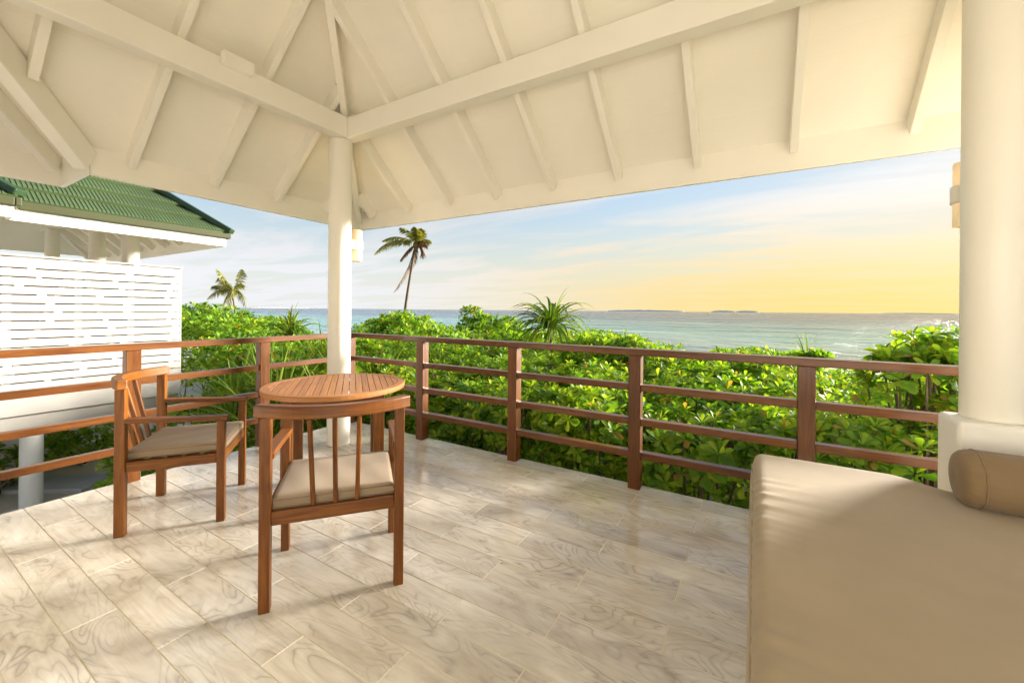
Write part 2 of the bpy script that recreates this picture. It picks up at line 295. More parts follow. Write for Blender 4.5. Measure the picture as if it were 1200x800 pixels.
# ------------------------------------------------------------------ mesh helpers
class MB:
    def __init__(s): s.v, s.f, s.uv = [], [], []
    def face(s, idx, uvs=None):
        s.f.append(tuple(idx)); s.uv.append(uvs or [(s.v[i][0], s.v[i][1]) for i in idx])
    def bar(s, p0, p1, w, h, up=(0, 0, 1), w1=None, h1=None):
        """box from p0 to p1, w wide, h high (h along up); UV: U along the length"""
        p0, p1 = Vector(p0), Vector(p1); d = p1 - p0; L = d.length; d.normalize()
        u = Vector(up); u = (u - d * u.dot(d)).normalized(); r = d.cross(u)
        w1 = w if w1 is None else w1; h1 = h if h1 is None else h1
        b = len(s.v)
        for p, ww, hh in ((p0, w, h), (p1, w1, h1)):
            for a, c in ((-1, -1), (1, -1), (1, 1), (-1, 1)):
                s.v.append(tuple(p + r * (a * ww / 2) + u * (c * hh / 2)))
        per = [0, w, w + h, 2 * w + h, 2 * w + 2 * h]
        for k in range(4):
            i, j = b + k, b + (k + 1) % 4
            s.face((i, j, j + 4, i + 4), [(0, per[k]), (0, per[k + 1]), (L, per[k + 1]), (L, per[k])])
        s.face((b + 3, b + 2, b + 1, b), [(0, 0), (0.02, 0), (0.02, h), (0, h)])
        s.face((b + 4, b + 5, b + 6, b + 7), [(0, 0), (0.02, 0), (0.02, h), (0, h)])
        return s
    def box(s, lo, hi):
        lo, hi = Vector(lo), Vector(hi); d = hi - lo; c = (lo + hi) / 2
        ax = max(range(3), key=lambda k: d[k]); e = Vector((0, 0, 0)); e[ax] = d[ax] / 2
        up = (0, 0, 1) if ax != 2 else (0, 1, 0)
        if ax == 0: return s.bar(c - e, c + e, d[1], d[2], up)
        if ax == 1: return s.bar(c - e, c + e, d[0], d[2], up)
        return s.bar(c - e, c + e, d[0], d[1], up)
    def path(s, pts, w, h, up=(0, 0, 1)):
        """rectangular section swept along a polyline"""
        pts = [Vector(p) for p in pts]; b = len(s.v); acc = 0; up0 = Vector(up)
        n = len(pts); lens = []
        for i, p in enumerate(pts):
            d = (pts[min(i + 1, n - 1)] - pts[max(i - 1, 0)]).normalized()
            u = (up0 - d * up0.dot(d)).normalized(); r = d.cross(u)
            if i: acc += (p - pts[i - 1]).length
            lens.append(acc)
            for a, c in ((-1, -1), (1, -1), (1, 1), (-1, 1)): s.v.append(tuple(p + r * (a * w / 2) + u * (c * h / 2)))
        per = [0, w, w + h, 2 * w + h, 2 * w + 2 * h]
        for i in range(n - 1):
            for k in range(4):
                q, t = b + 4 * i + k, b + 4 * i + (k + 1) % 4
                s.face((q, t, t + 4, q + 4), [(lens[i], per[k]), (lens[i], per[k + 1]), (lens[i + 1], per[k + 1]), (lens[i + 1], per[k])])
        s.face((b + 3, b + 2, b + 1, b), [(0, 0), (w, 0), (w, h), (0, h)])
        e = b + 4 * (n - 1); s.face((e, e + 1, e + 2, e + 3), [(0, 0), (w, 0), (w, h), (0, h)])
        return s
    def tube(s, pts, rads, seg=8, cap=True):
        pts = [Vector(p) for p in pts]; b = len(s.v); n = len(pts); acc = 0
        for i, p in enumerate(pts):
            d = (pts[min(i + 1, n - 1)] - pts[max(i - 1, 0)]).normalized()
            u = Vector((0, 0, 1)) if abs(d.z) < 0.9 else Vector((1, 0, 0))
            r = d.cross(u).normalized(); u = r.cross(d)
            for k in range(seg):
                a = 2 * math.pi * k / seg
                s.v.append(tuple(p + (r * math.cos(a) + u * math.sin(a)) * rads[i]))
        for i in range(n - 1):
            L = (pts[i + 1] - pts[i]).length
            for k in range(seg):
                q, t = b + seg * i + k, b + seg * i + (k + 1) % seg
                v0, v1 = k * 0.02, (k + 1) * 0.02
                s.face((q, t, t + seg, q + seg), [(acc, v0), (acc, v1), (acc + L, v1), (acc + L, v0)])
            acc += L
        if cap:
            s.face([b + k for k in range(seg)][::-1], [(0, 0)] * seg); e = b + seg * (n - 1)
            s.face([e + k for k in range(seg)], [(0, 0)] * seg)
        return s
    def lathe(s, c, prof, seg=40):
        """profile of (radius, z) turned round the vertical through c"""
        b = len(s.v); c = Vector(c)
        for rr, z in prof:
            for k in range(seg):
                a = 2 * math.pi * k / seg; s.v.append((c.x + rr * math.cos(a), c.y + rr * math.sin(a), c.z + z))
        for i in range(len(prof) - 1):
            for k in range(seg):
                q, t = b + seg * i + k, b + seg * i + (k + 1) % seg
                s.face((q, t, t + seg, q + seg), [(k / seg, prof[i][1]), ((k + 1) / seg, prof[i][1]), ((k + 1) / seg, prof[i + 1][1]), (k / seg, prof[i + 1][1])])
        return s
    def poly(s, pts, th=None):
        """flat polygon; with th, extruded upward into a slab"""
        b = len(s.v); n = len(pts)
        s.v += [tuple(p) for p in pts]
        s.face(range(b, b + n))
        if th:
            s.v += [(p[0], p[1], p[2] + th) for p in pts]
            s.face([b + n + k for k in range(n)][::-1])
            for k in range(n):
                j = (k + 1) % n; s.face((b + k, b + j, b + n + j, b + n + k))
        return s
    def build(s, name, mat, parent=None, smooth=False, bevel=0, world=True, seg=2):
        off = Vector((0, 0, 0))
        if parent is not None and world:
            p = parent
            while p is not None: off = off + p.location; p = p.parent
        me = bpy.data.meshes.new(name)
        me.from_pydata([(v[0] - off.x, v[1] - off.y, v[2] - off.z) for v in s.v], [], s.f)
        ul = me.uv_layers.new(name='UVMap')
        flat = [c for fu in s.uv for t in fu for c in t]
        ul.data.foreach_set('uv', flat)
        me.materials.append(M[mat])
        if smooth:
            me.polygons.foreach_set('use_smooth', [True] * len(me.polygons))
        o = bpy.data.objects.new(name, me); COL.objects.link(o)
        if parent is not None: o.parent = parent
        if bevel:
            md = o.modifiers.new('bevel', 'BEVEL'); md.width = bevel; md.segments = seg; md.limit_method = 'ANGLE'; md.angle_limit = rad(40)
            md.harden_normals = False
        return o

def tag(o, label=None, cat=None, group=None, kind=None):
    if label: o['label'] = label
    if cat: o['category'] = cat
    if group: o['group'] = group
    if kind: o['kind'] = kind
    return o
def thing(name, loc, label, cat, group=None, rz=0):
    o = bpy.data.objects.new(name, None); COL.objects.link(o); o.location = loc; o.rotation_euler = (0, 0, rz)
    o.empty_display_size = 0.1
    return tag(o, label, cat, group)
def np_mesh(name, V, F, mat, parent=None, smooth=True):
    me = bpy.data.meshes.new(name)
    V = np.ascontiguousarray(V, dtype=np.float32); F = np.ascontiguousarray(F, dtype=np.int32)
    k = F.shape[1]
    me.vertices.add(len(V)); me.vertices.foreach_set('co', V.ravel())
    me.loops.add(F.size); me.loops.foreach_set('vertex_index', F.ravel())
    me.polygons.add(len(F)); me.polygons.foreach_set('loop_start', np.arange(0, F.size, k, dtype=np.int32))
    me.polygons.foreach_set('loop_total', np.full(len(F), k, dtype=np.int32))
    if smooth: me.polygons.foreach_set('use_smooth', np.ones(len(F), dtype=bool))
    me.update(); me.validate()
    me.materials.append(M[mat])
    o = bpy.data.objects.new(name, me); COL.objects.link(o)
    if parent is not None: o.parent = parent
    return o

# ================================================================== SETTING
def ground_z(y):
    return float(np.interp(y, [-100, 6, 24, 36, 60], [-1.2, -1.2, -1.7, -2.7, -6]))
xs_ = np.concatenate([np.linspace(-900, -60, 15)[:-1], np.linspace(-60, 40, 80), np.linspace(40, 900, 15)[1:]])
ys_ = np.concatenate([np.linspace(-900, -20, 10)[:-1], np.linspace(-20, 60, 90)])
GV = np.array([(x, y, ground_z(y + 1.5 * math.sin(x * 0.07)) + 0.04 * math.sin(x * 1.3 + y * 0.8) * math.cos(y * 1.1)) for y in ys_ for x in xs_])
nx = len(xs_)
GF = np.array([(j * nx + i, j * nx + i + 1, (j + 1) * nx + i + 1, (j + 1) * nx + i) for j in range(len(ys_) - 1) for i in range(nx - 1)])
tag(np_mesh('ground', GV, GF, 'sand'), kind='structure')
sea = MB(); sea.poly([(-40000, 20, -2.25), (40000, 20, -2.25), (40000, 60000, -2.25), (-40000, 60000, -2.25)])
tag(sea.build('sea', 'sea'), kind='structure')

# low islands on the horizon
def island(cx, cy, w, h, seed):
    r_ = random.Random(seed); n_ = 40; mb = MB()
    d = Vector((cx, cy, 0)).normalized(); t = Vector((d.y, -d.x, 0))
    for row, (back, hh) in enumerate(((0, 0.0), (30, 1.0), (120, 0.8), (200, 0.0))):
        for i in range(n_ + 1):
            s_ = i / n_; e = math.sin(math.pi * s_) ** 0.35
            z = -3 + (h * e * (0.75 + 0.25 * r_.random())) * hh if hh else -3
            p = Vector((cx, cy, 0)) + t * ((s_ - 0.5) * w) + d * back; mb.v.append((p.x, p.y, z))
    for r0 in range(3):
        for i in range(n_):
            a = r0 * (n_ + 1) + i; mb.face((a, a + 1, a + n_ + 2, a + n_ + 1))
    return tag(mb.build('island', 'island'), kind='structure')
def seadir(px, dist):
    d = FWD + R0 * ((px - 600.26) / 476.36); return (cam.location.x + d.x * dist, cam.location.y + d.y * dist)
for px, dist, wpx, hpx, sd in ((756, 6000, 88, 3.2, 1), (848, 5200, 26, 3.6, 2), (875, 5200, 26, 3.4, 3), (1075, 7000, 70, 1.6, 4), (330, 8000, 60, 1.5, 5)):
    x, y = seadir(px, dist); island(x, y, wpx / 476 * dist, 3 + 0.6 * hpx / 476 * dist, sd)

# ------------------------------------------------------------------ deck floor
floor = MB().box((0.012, -3.9, -0.26), (5.9, -0.012, -0.0016)).build('deck_floor', 'grout')
floor.location = (0, 0, 0); tag(floor, kind='structure')
MB().box((0.002, -3.9, -0.30), (0.010, -0.001, -0.012)).build('edge_board', 'white', floor)
MB().box((0.002, -0.011, -0.30), (5.9, -0.002, -0.013)).build('edge_board', 'white', floor)
TL, TW, G = 0.79, 0.1577, 0.0045
tile_cache = {}
def tile(x0, x1, y0, y1):
    a, b_ = round(x1 - x0, 3), round(y1 - y0, 3)
    if (a, b_) not in tile_cache:
        mb = MB(); c_ = 0.0009
        lo, hi = -0.011, 0.0
        hx, hy = a / 2, b_ / 2
        ring = lambda i, z: [(-hx + i, -hy + i, z), (hx - i, -hy + i, z), (hx - i, hy - i, z), (-hx + i, hy - i, z)]
        mb.v += ring(0, lo) + ring(0, hi - c_) + ring(c_, hi)
        for lv in range(2):
            for k in range(4):
                j = (k + 1) % 4; mb.face((lv * 4 + k, lv * 4 + j, lv * 4 + 4 + j, lv * 4 + 4 + k))
        mb.face((8, 9, 10, 11))
        o = mb.build('tile', 'tile', floor); tile_cache[(a, b_)] = o
    else:
        o = tile_cache[(a, b_)].copy(); COL.objects.link(o)
    o.location = ((x0 + x1) / 2, (y0 + y1) / 2, random.uniform(-0.0002, 0.0002))
    o.rotation_euler = (random.uniform(-1, 1) * 0.0012, random.uniform(-1, 1) * 0.0005, 0)
row_y = -2.06
rows = [row_y + TW * k for k in range(-11, 14)]
for i, y0 in enumerate(rows):
    y1 = min(y0 + TW, 0.0)
    if y0 > -0.02: continue
    if y1 > -0.03: y1 = 0.0
    odd = (i - 11) % 2
    xj = 2.80 - 4 * TL - (TL / 2 if odd == 1 else 0)
    while xj < 5.8:
        x0, x1 = max(xj, 0.0), min(xj + TL, 5.9)
        if x1 - x0 > 0.03: tile(x0 + G / 2, x1 - G / 2, y0 + G / 2, y1 - G / 2)
        xj += TL

# ------------------------------------------------------------------ veranda roofs (ours and the neighbour's mirror image)
SL = 0.86; XE, YE = -0.25, 0.30; ZR = 2.25            # rafter underside at the eave
RD = 0.155; RX = 2.84; HW = 0.62
def make_roof(root, T, y1, neighbour=False, HW=0.62):
    """T maps local (x, y, z) to the world"""
    def W(p): return T(*p)
    zc = lambda x: ZR + RD + SL * (x - XE)
    rx_ = RX; t1 = rx_ - XE
    ye2 = YE - t1; xr = rx_ + t1
    # ceiling planes
    zA = ZR + RD; zt = zA + SL * t1; t2 = t1
    planes = [[(XE, YE, zA), (XE, y1, zA), (rx_, y1 - t1, zt), (rx_, ye2, zt)],
              [(XE, y1, zA), (XE - HW, y1, zA), (XE - HW + t2, y1 - t2, zt), (rx_, y1 - t1, zt)],
              [(XE - HW, y1, zA), (XE - HW, y1 - 5, zA), (XE - HW + t2, y1 - 5, zt), (XE - HW + t2, y1 - t2, zt)],
              [(XE, YE, zA), (rx_, ye2, zt), (xr, YE, zA)],
              [(xr, YE, zA), (rx_, ye2, zt), (rx_, y1 - 5, zt), (xr, y1 - 5, zA)]]
    for pl in planes:
        MB().poly([W(p) for p in pl], 0.03).build('ceiling_panel', 'ceiling', root)
    if not neighbour:
        for pl in planes:
            MB().poly([W((p[0], p[1], p[2] + 0.06)) for p in pl], 0.03).build('roof_covering', 'rooftile', root)
    zb = lambda t: ZR + SL * t + RD / 2 + 0.004                    # rafter centre height at run t from the eave
    RH = RD * math.cos(math.atan(SL)) - 0.004
    def rafter(p, q, name='rafter', w=0.048, h=RH): MB().bar(W(p), W(q), w, h).build(name, 'cream', root, bevel=0.004)
    # rafters of the sea-facing plane
    k = 0; x = 0.01
    while x < xr - 0.1:
        run = min(x - XE, xr - x, t1) - 0.02
        if run > 0.1: rafter((x, YE - 0.012, zb(0.012)), (x, YE - run, zb(run)))
        x += 0.583
    # rafters of the side plane
    y = -0.155
    while y > y1 - 1.5:
        t0 = 0.012 if y > y1 else (y1 - y) + 0.05
        run = min(YE - y, t1) - 0.02
        if run > t0 + 0.1: rafter((XE + t0, y, zb(t0)), (XE + run, y, zb(run)))
        y -= 0.555
    # hips and valley
    def diag(x0, y0, t, name, w, drop=0.0, h=RH, t0=0.0, sx=1):
        rafter((x0 + sx * t0, y0 - t0, zb(t0) - drop), (x0 + sx * t, y0 - t, zb(t) - drop), name, w, h)
    diag(XE, YE, t1, 'hip_rafter', 0.055, 0.012, RH + 0.02, 0.012)
    diag(xr, YE, t1, 'hip_rafter', 0.055, 0.012, RH + 0.02, 0.012, -1)
    diag(XE, y1, 2.6, 'valley_rafter', 0.085, 0.04, RH + 0.06, 0.0)
    diag(XE - HW, y1, 2.6, 'hip_rafter', 0.055, 0.01, RH + 0.02, 0.03)
    # fascia boards
    fz0, fz1 = 2.20, 2.20 + 0.235
    def fascia(a, b_, cx=0, cy=0):
        MB().bar(W((a[0] + cx, a[1] + cy, (fz0 + fz1) / 2)), W((b_[0] + cx, b_[1] + cy, (fz0 + fz1) / 2)), 0.03, fz1 - fz0).build('fascia', 'cream', root, bevel=0.004)
    fascia((XE - 0.03, YE), (xr + 0.03, YE), 0, 0.015)
    fascia((XE, YE - 0.001), (XE, y1 + 0.03), -0.015, 0)
    fascia((XE - 0.03, y1), (XE - HW, y1), 0, 0.015)
    fascia((XE - HW, y1 + 0.03), (XE - HW, y1 - 5), -0.015, 0)
    # ring beams
    MB().box(W((0.55, -0.59, 2.80)), W((5.8, -0.48, 2.985))).build('beam', 'cream', root, bevel=0.006)
    MB().box(W((0.58, -0.591, 2.802)), W((0.69, -6.0, 2.985))).build('beam', 'cream', root, bevel=0.006)

ident = lambda x, y, z: (x, y, z)
roof = thing('veranda_roof', (0.6, -0.55, 2.2), 'cream hipped veranda roof with exposed rafters over the deck', 'roof')
make_roof(roof, ident, -2.06)
# little box fixed to the side beam
MB().box((0.692, -1.62, 2.93), (0.745, -1.42, 3.02)).build('junction_box', 'cream', roof, bevel=0.006)

def column(name, x, y, z0, z1, label, r=0.100, cat='column'):
    t = thing(name, (x, y, z0), label, cat)
    MB().lathe((x, y, 0), [(0.001, z0), (r, z0), (r, z1), (0.001, z1)], 56).build('shaft', 'cream', t, smooth=True, bevel=0.003)
    return t
column('round_column', 0.565, -0.57, 0.001, 2.799, 'tall round cream column standing behind the table at the deck corner')
column('round_column', 4.755, -0.445, 0.805, 2.955, 'round cream column rising from the low wall beside the daybed')

def sconce(x, y, z0, h, r, label, face, arm=0.035):
    t = thing('wall_lamp', (x, y, z0), label, 'lamp')
    MB().lathe((x, y, z0), [(r - 0.004, 0.0), (r, 0.003), (r, h), (r - 0.004, h), (r - 0.004, 0.0)], 28).build('lamp_shade', 'shade', t, smooth=True)
    MB().lathe((x, y, z0), [(0.001, 0.004), (r - 0.005, 0.004), (r - 0.005, 0.012), (0.001, 0.012)], 24).build('base_cap', 'metal', t)
    MB().lathe((x, y, z0), [(r + 0.001, h * 0.37), (r + 0.008, h * 0.375), (r + 0.008, h * 0.64), (r + 0.001, h * 0.645)], 28).build('band', 'cream', t, smooth=True, bevel=0.002)
    d = Vector((face[0], face[1], 0)).normalized()
    MB().bar((x + d.x * (r - 0.01), y + d.y * (r - 0.01), z0 + h * 0.5), (x + d.x * (r + arm), y + d.y * (r + arm), z0 + h * 0.5), 0.05, 0.09).build('bracket', 'metal', t)
    ld = bpy.data.lights.new('bulb', 'POINT'); ld.energy = 0.7; ld.color = (1, 0.72, 0.4); ld.shadow_soft_size = 0.03
    lo = bpy.data.objects.new('bulb', ld); COL.objects.link(lo); lo.parent = t; lo.location = (0, 0, h * 0.8)
sconce(0.466, -0.310, 1.72, 0.31, 0.052, 'small cylindrical wall lamp on the column behind the table', (0.356, -0.935), 0.13)
sconce(4.730, -0.285, 1.655, 0.30, 0.055, 'cylindrical lamp glowing beside the right column against the sunset', (0.15, -0.98))

# low wall at the end of the deck
t = thing('low_wall', (4.6, -0.52, 0), 'low white plastered wall behind the daybed bolster', 'wall')
MB().box((4.605, -0.595, -0.0), (5.9, -0.365, 0.805)).build('wall_body', 'plaster', t, bevel=0.02, seg=4)

sw = thing('sun_block_wall', (5.4, -0.48, 0.806), 'unseen tall white wall added right of the round column to block sun', 'wall')  # out of view; added to keep sun off the near mattress and floor
MB().box((4.88, -0.56, 0.806), (5.9, -0.40, 3.0)).build('wall_body', 'plaster', sw, bevel=0.006)
# unseen white house wall behind the camera, added to bounce sun onto the ceiling
hw = thing('house_wall', (2.8, -3.95, -0.3), 'unseen white plastered house wall behind the deck, added to bounce light', 'wall')
MB().box((-0.3, -4.1, -0.3), (0.9, -3.9, 3.2)).build('wall_panel', 'plaster', hw)
MB().box((3.1, -4.1, -0.3), (5.9, -3.9, 3.2)).build('wall_panel', 'plaster', hw)
MB().box((0.9, -4.1, 2.2), (3.1, -3.9, 3.2)).build('wall_panel', 'plaster', hw)
MB().box((0.9, -4.06, -0.01), (3.1, -3.98, 2.2)).build('door_leaf', 'white', hw)

# ------------------------------------------------------------------ railings
RZ = (0.985, 0.735, 0.495, 0.262)
def railing(name, label, posts, axis, a0, a1):
    t = thing(name, (0.04, -0.06, 0) if axis == 'x' else (0.045, -0.10, 0), label, 'railing')
    for i, z in enumerate(RZ):
        hh = 0.046; o0, o1 = (0.010, 0.078) if i else (-0.004, 0.092)
        if axis == 'x':
            if i == 0: MB().box((a0, -0.102, z - hh), (a1, -0.008, z)).build('rail', 'rail', t, bevel=0.004)
            else:
                for p, q in zip(posts[:-1], posts[1:]):
                    MB().box((p + 0.042, -0.090, z - hh), (q - 0.042, -0.026, z)).build('rail', 'rail', t, bevel=0.004)
        else:
            if i == 0: MB().box((-0.008 + 0.012, a1, z - hh), (0.070 + 0.012, a0, z)).build('rail', 'rail', t, bevel=0.004)
            else:
                for p, q in zip(posts[:-1], posts[1:]):
                    MB().box((0.006, q + 0.042, z - hh), (0.062, p - 0.042, z)).build('rail', 'rail', t, bevel=0.004)
    for p in posts:
        z1 = RZ[0] - 0.046
        if axis == 'x': MB().box((p - 0.042, -0.098, 0), (p + 0.042, -0.014, z1)).build('post', 'rail', t, bevel=0.004)
        else:
            if p > -0.2: continue
            MB().box((-0.012 + 0.002, p - 0.042, 0), (0.072, p + 0.042, z1)).build('post', 'rail', t, bevel=0.004)
    return t
railing('wooden_railing', 'dark brown wooden railing on the sea side, in front of the shrubs', [0.05, 1.122, 2.155, 3.155, 4.14, 5.15], 'x', -0.002, 5.6)
railing('wooden_railing', 'sunlit orange-brown wooden railing along the left side, facing the neighbouring villa', [-0.06, -0.97, -1.878, -2.80, -3.7], 'y', -0.1025, -3.85)

# ------------------------------------------------------------------ furniture
def chair(loc, rz, label, cushion_label):
    c = thing('armchair', (loc[0], loc[1], 0), label, 'chair', 'teak armchairs at the round table', rz)
    W_, D_, L_ = 0.575, 0.50, 0.042
    hx, hy = W_ / 2 - L_ / 2, D_ / 2 - L_ / 2
    P = lambda mb, nm, bv=0.004: mb.build(nm, 'teak', c, bevel=bv, world=False)
    for sx in (-1, 1):
        P(MB().bar((sx * hx, -hy, 0), (sx * hx, -hy, 0.80), L_, 0.046, (0, 1, 0)), 'back_leg')
        P(MB().bar((sx * (hx - 0.002), hy, 0), (sx * (hx - 0.002), hy, 0.592), L_ - 0.004, L_, (0, 1, 0)), 'front_leg')
        # arm: from the back post to just past the front leg
        P(MB().path([(sx * hx, -hy + 0.021, 0.628), (sx * (hx + 0.004), -0.08, 0.622), (sx * (hx + 0.004), 0.08, 0.612), (sx * hx, hy + 0.035, 0.605)], 0.052, 0.026), 'armrest')
        P(MB().box((sx * hx - 0.011, -hy + 0.0235, 0.345), (sx * hx + 0.011, hy - 0.0215, 0.400)), 'side_seat_rail')
    P(MB().box((-hx + 0.0215, -hy - 0.013, 0.350), (hx - 0.0215, -hy + 0.013, 0.408)), 'back_seat_rail')
    P(MB().box((-hx + 0.0215, hy - 0.013, 0.345), (hx - 0.0215, hy + 0.013, 0.400)), 'front_seat_rail')
    for k in range(5):
        y = -hy + 0.06 + k * (2 * hy - 0.12) / 4
        P(MB().box((-hx + 0.012, y - 0.03, 0.385), (hx - 0.012, y + 0.03, 0.399)), 'seat_slat', 0.002)
    # bowed top rail
    pts = []
    for k in range(17):
        a = -1 + 2 * k / 16
        pts.append((a * (hx + 0.036), -hy + 0.016 - 0.11 * (1 - a * a), 0.827))
    P(MB().path(pts, 0.046, 0.052), 'top_rail', 0.006)
    for sx in (-1, 0, 1):
        yb = -hy + 0.016 - 0.11 * (1 - (sx * 0.10 / 0.30) ** 2)
        P(MB().bar((sx * 0.088, -hy + 0.004, 0.409), (sx * 0.096, yb, 0.800), 0.019, 0.024, (0, 1, 0)), 'back_spindle', 0.006)
    # cushion: rounded slab with piping
    q = thing('seat_cushion', (loc[0], loc[1], 0.4), cushion_label, 'cushion', 'taupe seat cushions', rz)
    cw, cd, th = 0.485, 0.455, 0.056; n1 = 40
    xs2 = np.concatenate([[-1, -0.997, -0.985, -0.96], np.linspace(-0.92, 0.92, n1), [0.96, 0.985, 0.997, 1]])
    edz = lambda u: 0.012 * (1 - math.sqrt(max(0.0, 1 - max(0.0, (abs(u) - 0.95) / 0.05) ** 2)))
    m1 = len(xs2); V = []; F = []
    for side in (1, 0):
        for yy in xs2:
            for xx in xs2:
                dz_ = min(0.012, edz(xx) + edz(yy))
                zt_ = th - dz_ + 0.006 * (1 - xx ** 4) * (1 - yy ** 4) + 0.0012 * math.sin(xx * 9 + yy * 4 + loc[0] * 7) * (1 - xx ** 8) * (1 - yy ** 8)
                V.append((xx * cw / 2, yy * cd / 2 + 0.012, zt_ + 0.001 if side else 0.001 + dz_))
    N2 = m1 * m1
    for j in range(m1 - 1):
        for i in range(m1 - 1):
            k_ = j * m1 + i; F.append((k_, k_ + 1, k_ + m1 + 1, k_ + m1)); F.append((N2 + k_ + m1, N2 + k_ + m1 + 1, N2 + k_ + 1, N2 + k_))
    bd = [i for i in range(m1)] + [j * m1 + m1 - 1 for j in range(1, m1)] + [(m1 - 1) * m1 + i for i in range(m1 - 2, -1, -1)] + [j * m1 for j in range(m1 - 2, 0, -1)]
    for i, k_ in enumerate(bd):
        k2 = bd[(i + 1) % len(bd)]; F.append((N2 + k_, N2 + k2, k2, k_))
    np_mesh('cover', np.array(V), np.array(F), 'cushion', q)
    for zz_ in (0.012, th - 0.011):
        e_ = 0.001; cs = [(-cw / 2 - e_, -cd / 2 - e_), (cw / 2 + e_, -cd / 2 - e_), (cw / 2 + e_, cd / 2 + e_), (-cw / 2 - e_, cd / 2 + e_), (-cw / 2 - e_, -cd / 2 - e_)]
        MB().tube([(x_, y_ + 0.012, zz_) for x_, y_ in cs], [0.0032] * 5, 6, False).build('piping', 'piping', q, smooth=True, world=False)
    return c
chair((2.136, -1.716), rad(50.7), 'teak armchair nearest the camera, its three-spindle back turned to us', 'taupe cushion on the nearest armchair')
chair((0.838, -1.834), rad(-36.9), 'teak armchair on the left, seen from the side beside the railing post', 'taupe cushion on the left armchair by the railing')

tb = thing('round_table', (1.43, -1.22, 0), 'round slatted teak table between the two armchairs', 'table', None, rad(52))
PT = lambda mb, nm, mt_='tabletop', bv=0.003, **k: mb.build(nm, mt_, tb, bevel=bv, world=False, **k)
RT = 0.448; ZT = 0.740
nsl = 20; wsl = 2 * (RT - 0.045) / nsl
for k in range(nsl):
    x = -(RT - 0.045) + (k + 0.5) * wsl
    hl = math.sqrt(max((RT - 0.047) ** 2 - (abs(x) + wsl / 2 - 0.01) ** 2, 0.0009))
    x0, x1 = x - wsl / 2 + 0.0018, x + wsl / 2 - 0.0018
    mb = MB(); b0 = 0
    def ex(xx): return math.sqrt(max((RT - 0.046) ** 2 - xx * xx, 0.0016))
    xc = [x0, (x0 + x1) / 2, x1]
    top = [(a, -ex(a)) for a in xc] + [(a, ex(a)) for a in xc[::-1]]
    for z in (ZT - 0.024, ZT): mb.v += [(a, b_, z) for a, b_ in top]
    mb.face(list(range(6))[::-1], [(p[1], p[0]) for p in top[::-1]]); mb.face(range(6, 12), [(p[1], p[0]) for p in top])
    for i in range(6):
        j = (i + 1) % 6; mb.face((i, j, 6 + j, 6 + i), [(top[i][1], 0), (top[j][1], 0), (top[j][1], .02), (top[i][1], .02)])
    PT(mb, 'slat', bv=0.0012)
rim = MB().lathe((0, 0, 0), [(RT - 0.044, ZT - 0.030), (RT - 0.002, ZT - 0.030), (RT, ZT - 0.028), (RT, ZT - 0.003), (RT - 0.003, ZT + 0.001), (RT - 0.044, ZT + 0.001), (RT - 0.044, ZT - 0.030)], 72)
PT(rim, 'rim', bv=0)
lx = 0.262
for sx in (-1, 1):
    for sy in (-1, 1):
        PT(MB().bar((sx * lx, sy * lx, 0), (sx * lx, sy * lx, ZT - 0.031), 0.062, 0.062, (0, 1, 0)), 'leg', 'teak')
for s_ in (-1, 1):
    PT(MB().box((-lx + 0.0315, s_ * lx - 0.012, ZT - 0.105), (lx - 0.0315, s_ * lx + 0.012, ZT - 0.0315)), 'apron', 'teak')
    PT(MB().box((s_ * lx - 0.012, -lx + 0.0315, ZT - 0.105), (s_ * lx + 0.012, lx - 0.0315, ZT - 0.0315)), 'apron', 'teak')
PT(MB().box((-0.36, -0.03, ZT - 0.052), (0.36, 0.03, ZT - 0.0245)), 'bearer', 'teak')

